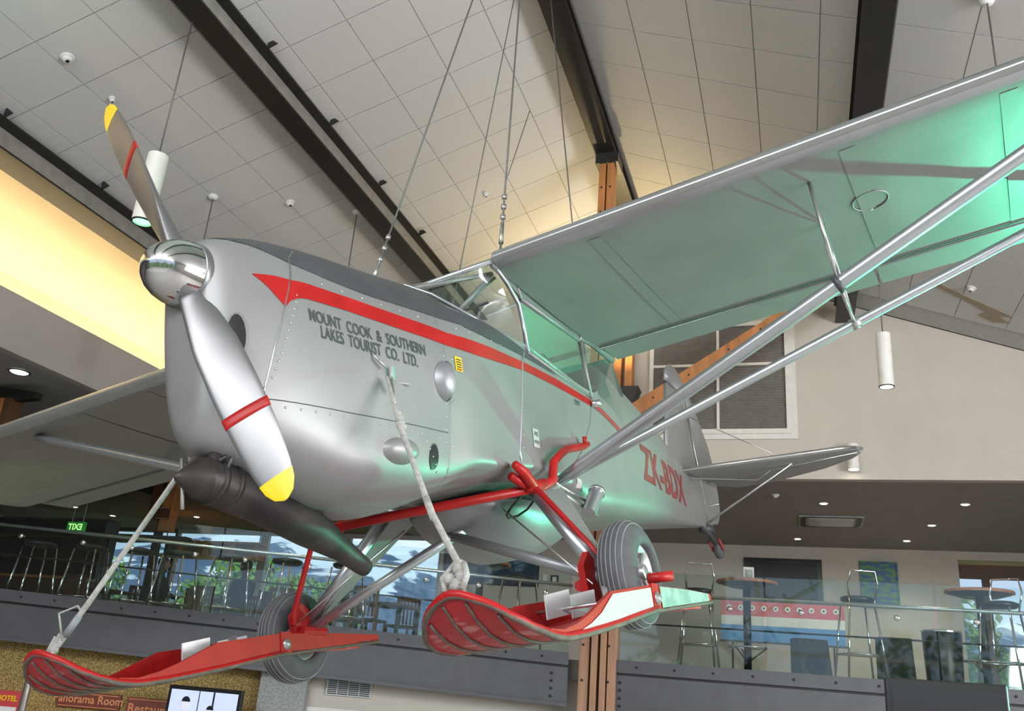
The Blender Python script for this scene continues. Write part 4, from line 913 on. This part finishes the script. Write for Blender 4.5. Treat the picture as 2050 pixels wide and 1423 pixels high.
# seated people
def person(x,y,a,label,top,hair):
    e=empty('person',(x,y,FG),a,label=label,cat='person')
    J=[((0,0,.52),.15),((.0,0,.72),.14),((-.03,0,.95),.155),((-.02,0,1.08),.07),((0,0,1.16),.06),((.01,0,1.25),.098),((.02,0,1.34),.085)]
    V=[j[0] for j in J]; R=[j[1] for j in J]; E=[(i,i+1) for i in range(6)]
    for s in (1,-1):
        b=len(V); V+=[(.0,s*.17,1.0),(.05,s*.23,.78),(.27,s*.17,.72),(.36,s*.12,.74)]; R+=[.07,.05,.042,.04]; E+=[(2,b),(b,b+1),(b+1,b+2),(b+2,b+3)]
        b=len(V); V+=[(.08,s*.10,.50),(.45,s*.12,.50),(.42,s*.12,.09),(.52,s*.12,.05)]; R+=[.10,.075,.05,.045]; E+=[(0,b),(b,b+1),(b+1,b+2),(b+2,b+3)]
    me=bpy.data.meshes.new('body'); me.from_pydata(V,E,[]); o=bpy.data.objects.new('body',me); COL.objects.link(o); o.parent=e
    me.materials.append(M(top)); sk=o.modifiers.new('skin','SKIN'); sk.use_smooth_shade=True
    for i,v in enumerate(me.skin_vertices[0].data): v.radius=(R[i],R[i]); v.use_root=(i==0)
    sb=o.modifiers.new('sub','SUBSURF'); sb.levels=2; sb.render_levels=2
    MB().ball((.035,0,1.28),.088,10,(1,.86,1.2)).build('face','skin',e,True)
    MB().ball((-.005,0,1.315),.105,10,(1,.92,1.05)).build('hair',hair,e,True)
    MB().tube([(.115,0,1.30),(.135,0,1.26),(.115,0,1.245)],.012,6).build('nose','skin',e,True)
    for s in (1,-1): MB().ball((.01,s*.092,1.27),.022,6,(.6,.4,1)).build('ear','skin',e,True)
    for s in (1,-1):
        h=MB().ball((.40,s*.11,.745),.035,6,(1.2,1,.6))
        for k in range(4): h.tube([(.42,s*.11+(k-1.5)*.016,.745),(.46+.004*(k%3),s*.11+(k-1.5)*.017,.74),(.475,s*.11+(k-1.5)*.017,.725)],.008,6)
        h.tube([(.395,s*.11-s*.03,.745),(.43,s*.11-s*.05,.742)],.009,6).build('hand','skin',e,True)
person(13.9,11.05,math.radians(-80),'person in black seated by the window, left of the two seated side by side','cloth_black','hair')
person(13.75,9.2,math.radians(75),'person in a black jacket seated with back to the tree outside','cloth_navy','hair')
MB().ball((0,0,0),.01,4) 
# exit sign (a reflection built as an object, so its letters are reversed)
e=empty('reflected_exit_sign',(12.9,12.30,1.98),label='reflected green exit sign with reversed letters hanging in the left gallery',cat='exit sign')
MB().box((0,-.19,0),(.06,.19,.17)).build('housing','exit_green',e,bevel=.005)
vs,fs=text_geo('EXIT',.15,.004,1,'CENTER'); MB().add([(-.003,a,b+.03) for a,b,_ in vs],fs).build('lettering','exit_letter',e)
for y in (-.12,.12): MB().tube([(.03,y,.17),(.03,y,ZC-1.98)],.008,6).build('rod','bright_metal',e)
# timber posts of the left gallery
def post(x,y,label,ha,w=.24):
    e=empty('timber_column',(x,y,FG),label=label,cat='column')
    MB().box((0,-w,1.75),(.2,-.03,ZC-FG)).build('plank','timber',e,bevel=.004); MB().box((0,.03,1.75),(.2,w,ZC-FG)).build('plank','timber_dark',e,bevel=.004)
    MB().box((.04,-.06,0),(.14,.06,1.75)).build('steel_post','black_steel',e)
    MB().prism([(.06,w,ZC-FG-.02),(.06,w+ha,ZC-FG-.02),(.06,w+ha,ZC-FG-.12),(.06,w,ZC-FG-.35)],(.08,0,0)).build('steel_haunch','black_steel',e)
    return e
e=post(13.0,10.65,'timber column with a small notice in the left gallery',.9)
s=MB().box((-.02,-.22,1.95),(0,.04,2.16)).build('notice','timber_dark',e)
for k in range(3):
    vs,fs=text_geo(('smoke free','area','thank you')[k],.05,.0,1,'CENTER'); MB().add([(-.024,-.09-a,2.09-.055*k+b) for a,b,_ in vs],fs).build('lettering','white_plastic',s) if False else None
MB().box((-.023,-.21,2.145),(-.02,.03,2.15)).box((-.023,-.21,1.96),(-.02,.03,1.965)).build('notice_border','white_plastic',s)
e=post(8.05,9.28,'timber column with steel haunch at the left edge behind the starboard wing',-.9,.16) if False else None
e=empty('timber_column',(8.0,9.17,FG),label='timber column with steel haunch at the left edge above the starboard wing',cat='column')
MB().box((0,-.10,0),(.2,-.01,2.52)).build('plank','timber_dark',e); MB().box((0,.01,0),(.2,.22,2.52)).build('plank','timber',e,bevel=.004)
MB().prism([(.05,.3,ZC-FG-.02),(.05,-.42,ZC-FG-.12),(.05,-.42,ZC-FG-.2),(.05,.3,ZC-FG-.25)],(.1,0,0)).build('steel_haunch','black_steel',e)
# dark bar fitting at far left, and a reflection of glazed cabinets built as an object
e=empty('bar_shelving',(15.2,15.2,FG),label='tall black bar shelving at the far left of the gallery',cat='shelving')
MB().box((.35,-1.5,0),(.4,1.6,2.3)).build('back_panel','black_plastic',e)
for z in (0,.5,1.0,1.45,1.9,2.28): MB().box((0,-1.5,z),(.35,1.6,z+.03)).build('shelf','timber_dark',e)
for y in (-1.5,-.5,.55,1.57): MB().box((0,y,0),(.35,y+.03,2.3)).build('upright','black_plastic',e)
e=empty('counter',(14.4,14.6,FG),label='dark wood counter in front of the black bar shelving',cat='counter')
MB().box((0,-1.3,0),(.4,1.6,.98)).build('front','timber_dark',e); MB().box((-.08,-1.35,.98),(.45,1.65,1.03)).build('top','cabinet_wood',e,bevel=.005)
e=empty('reflected_cabinet',(16.6,12.4,2.07),label='reflection of an orange wood cabinet with glazed doors, built above the seated people',cat='cabinet')
MB().box((0,-1.5,0),(.35,1.1,.03)).box((0,-1.5,.33),(.35,1.1,.36)).box((.32,-1.5,.03),(.35,1.1,.33)).build('carcass','cabinet_wood',e)
for k in range(4):
    y=-1.5+.65*k; d=MB().box((-.02,y,0),(0,y+.64,.05)).box((-.02,y,.31),(0,y+.64,.36)).box((-.02,y,.05),(0,y+.06,.31)).box((-.02,y+.58,.05),(0,y+.64,.31)).build('door','cabinet_wood',e)
    MB().box((-.012,y+.06,.05),(-.008,y+.58,.31)).build('pane','perspex',d)
for y in (-1.4,1.0): MB().tube([(.17,y,.36),(.17,y,ZC-2.075)],.012,6).build('rod','black_steel',e)
# ---- wall things of the bar
def frame(name,y0,y1,z0,z1,label,cat,fm,pm,fw=.04,x=XB):
    e=empty(name,(x-.001,(y0+y1)/2,z0),label=label,cat=cat); w=abs(y1-y0)/2; h=z1-z0
    MB().box((-.05,-w,0),(0,w,fw)).box((-.05,-w,h-fw),(0,w,h)).box((-.05,-w,fw),(0,-w+fw,h-fw)).box((-.05,w-fw,fw),(0,w,h-fw)).build('frame',fm,e); MB().box((-.03,-w+fw,fw),(-.01,w-fw,h-fw)).build('picture',pm,e); return e
e=frame('television',-.48,1.0,1.55,2.77,'large black television in a dark frame on the bar back wall','television','black_plastic','dark_screen',.10)
frame('painting',-1.86,-1.18,1.9,2.77,'blue and green unframed painting right of the black television','painting','painting_mix','painting_mix',.03)
frame('mural',5.3,7.5,2.0,3.0,'dark blue mountain mural on the back wall above the port ski tip','mural','black_plastic','mural',.02)
frame('picture',4.86,5.02,2.06,2.26,'small square framed picture on the back wall left of the timber column','picture','black_plastic','white_plastic',.03)
frame('light_switch',5.1,5.2,2.05,2.27,'pale switch plate on the back wall beside the mural','switch','white_plastic','white_plastic',.02)
# flag banner panel with ball prints
e=empty('flag_banner',(15.9,.26,.98),label='long red white and blue flag banner with ball prints under the television',cat='banner')
for z0,z1,m in ((.0,.25,'banner_blue'),(.25,.40,'banner_white'),(.40,.66,'banner_red')): MB().box((0,-.98,z0),(.03,.98,z1)).build('stripe',m,e)
for k in range(10):
    y=-.85+1.7*k/9; b=MB().lathe([(0,.045),(.006,.045),(.008,.04)],(-.006,y,.53),(-1,0,0),16).build('ball_print','white_plastic',e); MB().lathe([(0,.02),(.002,.02)],(-.0145,y,.53),(-1,0,0),5).build('ball_patch','black_plastic',b)
for y in (-.8,.8): MB().tube([(.05,y,FG-.98),(.05,y,.6)],.015,8).build('leg','black_steel',e)
MB().box((-.01,-1.0,-.03),(.04,1.0,0)).build('lower_rail','black_plastic',e)
e=empty('menu_box',(11.25,.55,1.38),label='white menu box standing on the bar table under the tailplane',cat='menu holder')
MB().box((-.05,-.06,0),(.05,.06,.16)).build('box','white_plastic',e); MB().box((-.052,-.045,.03),(-.05,.045,.13)).build('print','galvanised',e)
def speaker(x,y,h,label,rz=0):
    e=empty('floor_speaker',(x,y,FG),rz,label=label,cat='speaker')
    MB().prism([(-.15,-.2,0),(.2,-.2,0),(.2,-.2,h),(-.02,-.2,h)],(0,.4,0)).build('cabinet','black_plastic',e,bevel=.01)
    MB().lathe([(0,.13),(.01,.13),(.02,.11)],(-.10,0,h*.4),(-1,0,.15),20).build('cone','cloth_black',e)
speaker(12.2,-.15,.52,'black wedge loudspeaker on the floor under the flag banner',.4); speaker(12.6,-1.15,.62,'black box loudspeaker on the floor right of the bar stool',.1)
e=empty('litter_bin',(13.0,-1.75,FG),label='dark bin beside the right bar table',cat='bin'); MB().lathe([(0,.2),(.02,.21),(.72,.24),(.75,.22),(.78,.1)],(0,0,0),(0,0,1),20).build('body','black_plastic',e,True); MB().lathe([(.74,.245),(.76,.245)],(0,0,0),(0,0,1),20).build('lid_ring','bright_metal',e)

# ================================================================== UNDER THE GALLERY
def wallthing(name,y,z,label,cat,back=.25):
    p=onwall(y,z,back-.005); e=empty(name,p,label=label,cat=cat); e.rotation_euler=(0,0,math.atan2(.258,1)); return e   # local -x faces the hall, local y runs left
def sign(y0,y1,z0,z1,txt,label,size):
    e=wallthing('wooden_sign',(y0+y1)/2,z0,label,'sign'); w=abs(y1-y0)/2*1.03; h=z1-z0
    MB().box((-.04,-w,0),(0,w,h)).build('board','sign_brown',e,bevel=.008)
    MB().box((-.044,-w+.02,.015),(-.041,w-.02,.022)).box((-.044,-w+.02,h-.022),(-.041,w-.02,h-.015)).build('border','sign_gold',e)
    vs,fs=text_geo(txt,size,.002,1,'CENTER'); MB().add([(-.046,-a,b+h*.34) for a,b,_ in vs],fs).build('lettering','sign_gold',e)
sign(7.02,7.70,-.585,-.42,'Panorama Room','brown wooden sign reading Panorama Room on the stone wall',.115)
sign(6.35,6.95,-.66,-.43,'Restaurant','brown wooden sign reading Restaurant left of the lower television',.13)
e=wallthing('orange_sign',8.3,-.83,'orange and white sign ending in HOTEL at the bottom left corner','sign')
MB().box((-.03,-.2,0),(0,.35,.36)).build('board','banner_red',e); MB().box((-.034,-.19,.0),(-.03,.34,.2)).build('lower_band','white_plastic',e)
vs,fs=text_geo('NG HOTEL',.075,.002,1,'RIGHT'); MB().add([(-.036,-a-.17 if False else -.18-a,b+.26) for a,b,_ in vs],fs).build('lettering','yellow',e)
vs,fs=text_geo('Lobby  Bar',.05,.0,1,'RIGHT'); MB().add([(-.037,-.18-a,b+.1) for a,b,_ in vs],fs).build('lettering','text_grey',e)
e=wallthing('wall_television',5.83,-.80,'small television showing two people in black suits on the stone wall','television',-.25); e.rotation_euler=(0,0,math.atan2(.258,1)-.25)
MB().box((-.05,-.44,0),(0,.44,.54)).build('casing','black_plastic',e,bevel=.01); sc_=MB().box((-.053,-.40,.05),(-.05,.40,.50)).build('screen','screen_pale',e)
for y0,y1,m in ((-.40,.40,None),):
    MB().box((-.056,-.40,.05),(-.0531,.40,.17)).build('table_image','screen_dark',sc_)
    MB().box((-.0545,-.13,.17),(-.0531,-.11,.50)).box((-.0545,.05,.17),(-.0531,.06,.5)).build('window_image','screen_dark',sc_)
def figure(y,s):
    f=MB().prism([(-.058,y-.13*s,.05),(-.058,y-.12*s,.05+.16*s),(-.058,y-.04*s,.05+.21*s),(-.058,y+.04*s,.05+.21*s),(-.058,y+.12*s,.05+.16*s),(-.058,y+.13*s,.05)],(.002,0,0)).build('suit_image','screen_dark',sc_)
    MB().prism([(-.0595,y+.04*s*math.cos(t),.05+.275*s+.055*s*math.sin(t)) for t in [2*math.pi*k/14 for k in range(14)]],(.001,0,0)).prism([(-.0595,y-.03*s,.05+.21*s),(-.0595,y+.03*s,.05+.21*s),(-.0595,y,.05+.11*s)],(.001,0,0)).build('face_image','screen_face',f)
    MB().prism([(-.0605,y+.045*s*math.cos(t),.05+.295*s+.045*s*math.sin(t)) for t in [math.pi*k/8 for k in range(9)]],(.0005,0,0)).prism([(-.061,y-.03*s,.05+.215*s),(-.061,y-.03*s,.05+.185*s),(-.061,y+.03*s,.05+.215*s),(-.061,y+.03*s,.05+.185*s)],(.0005,0,0)).build('hair_image','screen_dark',f)
figure(.2,1.15); figure(-.10,.95)
e=wallthing('air_vent',4.66,-.25,'square grey louvred air vent on the white wall under the floor beam','vent',.3)
MB().box((-.02,-.25,0),(0,.25,.19)).build('frame','pale_plate',e)
for k in range(9): MB().box((-.026,-.23,.015+.019*k),(-.018,.23,.024+.019*k)).build('louvre_blade','black_plastic',e)
for k in range(3): MB().box((-.03,-.12+.12*k,.01),(-.026,-.11+.12*k,.18)).build('louvre_bar','pale_plate',e)
p=onwall(4.55,FLOOR,.295); d_=empty('door_1',p,math.atan2(.258,1),kind='structure')
MB().box((-.03,-.62,0),(0,.62,2.22)).build('door_frame','frame_white',d_); MB().box((-.045,-.52,0),(-.03,.52,2.12)).build('door_leaf','wall_cream',d_)
c=MB().box((-.11,.0,2.06),(-.03,.42,2.13)).build('door_closer','bright_metal',d_); MB().tube([(-.09,.1,2.15),(-.16,-.1,2.15),(-.09,-.25,2.17)],.01,6).build('closer_arm','bright_metal',c)
e=empty('steel_post',(7.6,7.35,FLOOR),label='slim steel post below the starboard ski tip at bottom left',cat='post')
MB().tube([(0,0,0),(0,0,2.28)],.034,14).build('pole','strut_silver',e,True); MB().lathe([(0,.12),(.02,.12),(.03,.04)],(0,0,0),(0,0,1),20).build('base_plate','strut_silver',e)
# display panel in front of the balcony at bottom right
e=empty('display_screen',(5.0,-.665,FLOOR),math.radians(-4),label='black framed display panel on a stand at the bottom right edge',cat='display')
MB().box((-.02,-.27,2.05),(.05,.27,2.775)).build('casing','black_plastic',e,bevel=.008); MB().box((-.026,-.235,2.09),(-.02,.235,2.735)).build('screen','dark_screen',e)
MB().tube([(.03,0,.02),(.03,0,2.1)],.035,12).build('stand','black_steel',e,True); MB().lathe([(0,.3),(.02,.3),(.03,.05)],(.03,0,0),(0,0,1),24).build('base','black_steel',e)
# floodlight beyond the right edge that throws green light up under the wing
FLp=(9.0,-4.1,.2)
e=empty('floodlight',(FLp[0],FLp[1],FLOOR),label='green floodlight on a stand right of the picture aimed up at the wing',cat='floodlight')
FH=FLp[2]-FLOOR
MB().tube([(0,0,.02),(0,0,FH-.15)],.025,10).build('stand','black_steel',e,True); MB().lathe([(0,.28),(.02,.28),(.03,.04)],(0,0,0),(0,0,1),20).build('base','black_steel',e)
FD=(PW(2.5,2.0,.4)-Vector(FLp)).normalized()
MB().lathe([(-.2,.05),(-.16,.12),(0,.14),(0,.13),(-.12,.11)],(0,0,FH),FD,20).build('housing','black_steel',e,True); MB().lathe([(-.1,0),(-.1,.11),(-.095,.11),(-.095,0)],(0,0,FH),FD,20).build('lamp_glass','green_glow',e)
lamp('flood_bulb','SPOT',tuple(Vector(FLp)+FD*.02),1050,(.08,.9,.5),target=tuple(PW(2.5,2.0,.4)),spot=58,blend=.6,radius=.06)
F2=Vector((5.0,7.7,-1.6)); e=empty('floodlight',(5.0,7.7,FLOOR),label='pale green floodlight on a low stand left of the picture aimed at the starboard wing',cat='floodlight')
FD2=(PW(2.4,-4.3,.4)-F2).normalized(); H2=F2.z-FLOOR
MB().tube([(0,0,.02),(0,0,H2-.15)],.025,10).build('stand','black_steel',e,True); MB().lathe([(0,.28),(.02,.28),(.03,.04)],(0,0,0),(0,0,1),20).build('base','black_steel',e)
MB().lathe([(-.2,.05),(-.16,.12),(0,.14),(0,.13),(-.12,.11)],(0,0,H2),FD2,20).build('housing','black_steel',e,True); MB().lathe([(-.1,0),(-.1,.11),(-.095,.11),(-.095,0)],(0,0,H2),FD2,20).build('lamp_glass','green_glow',e)
lamp('flood_bulb','SPOT',tuple(F2+FD2*.02),60,(.5,1,.55),target=tuple(PW(2.5,-4.7,.4)),spot=34,blend=.8,radius=.06)
# ================================================================== OUTSIDE
def tree(x,y,z,h,r,label,n=3200):
    e=empty('tree',(x,y,z),label=label,cat='tree'); rnd=random.Random(int(x*7+y*13))
    MB().tube([(0,0,0),(.1,.05,h*.45),(0,0,h*.8)],[h*.035,h*.025,.03],8).build('trunk','bark',e,True)
    cl=[(rnd.gauss(0,r*.33),rnd.gauss(0,r*.33),h*.6+rnd.gauss(0,h*.15),r*rnd.uniform(.3,.5)) for _ in range(14)]
    mb=MB()
    for i in range(n):
        cx_,cy_,cz_,rr_=cl[i%14]; v=Vector((rnd.gauss(0,1),rnd.gauss(0,1),rnd.gauss(0,1))).normalized()*rr_*rnd.uniform(.7,1.05); c=Vector((cx_,cy_,cz_))+v
        a=Vector((rnd.gauss(0,1),rnd.gauss(0,1),rnd.gauss(0,1))).normalized(); b=a.orthogonal().normalized(); s=h*.017*rnd.uniform(.7,1.4); a*=s; b*=s
        mb.add([c-a-b,c+a-b*.4,c+a*.6+b,c-a*.5+b],[(0,1,2,3)])
    mb.build('crown','leaf',e); return e
tree(30,21.0,-2.3,6.2,2.5,'broad green tree outside behind the person in the black jacket'); tree(36,20.2,-2.4,6.6,2.2,'green tree outside left of the starboard wheel'); tree(31,27.2,-2.4,5.2,2.0,'green tree outside at the left of the gallery windows'); tree(33,12.5,-2.4,4.4,1.8,'green tree outside behind the red ski linkage rod')
tree(30,-5.5,-2.2,5.0,2.2,'green tree outside the doorway at the far right'); tree(34,-9.0,-2.2,5.2,2.2,'second green tree outside the doorway, further right')
for k,(x,y) in enumerate(((-14,-4),(-16,-10.5),(-15,-17),(-17,3))): tree(x,y,-3,6.5,2.8,('green tree in front of the hall, centre left of the viewer','green tree in front of the hall, mirrored in the bar glass','green tree in front of the hall, furthest to the right','green tree in front of the hall, furthest to the left')[k],500)['group']='trees in front of the hall'
struct('ground',MB().box((-200,-200,-3.2),(600,300,-3.0)),'grass')
def ridge(name,x0,prof,depth,m,label,seed,jag):
    rnd=random.Random(seed); nx,ny=40,160; ys=[lerp(prof[0][0],prof[-1][0],j/ny) for j in range(ny+1)]; vs=[]; fs=[]
    rough=[sum(math.sin(y*f_+p)*a for f_,p,a in [(rnd.uniform(.02,.6),rnd.uniform(0,6),rnd.uniform(.2,1)) for _ in range(1)]) for y in ys]
    ph=[(rnd.uniform(.03,.5),rnd.uniform(0,6)) for _ in range(10)]
    for i in range(nx+1):
        t=i/nx
        for y in ys:
            h=interp(y,prof)*(t**.8); n_=sum(math.sin(y*f_*1.0+p+t*9*f_*6)*jag*t*(.5/(f_+.15)) for f_,p in ph)*.35
            vs.append((x0+depth*t,y,-3+h+n_))
    for i in range(nx):
        for j in range(ny): a=i*(ny+1)+j; fs.append((a,a+1,a+ny+2,a+ny+1))
    MB().add(vs,fs).build(name,m,None,True,kind='structure')
ridge('mountain',150,[(-150,30),(-40,34),(20,40),(60,44),(95,34),(125,52),(165,60),(260,50)],190,'mountain','',3,2.2)
ridge('hills',70,[(-120,7),(-30,9),(20,7),(50,5),(75,10),(110,14),(180,15)],50,'hill','',5,.7)
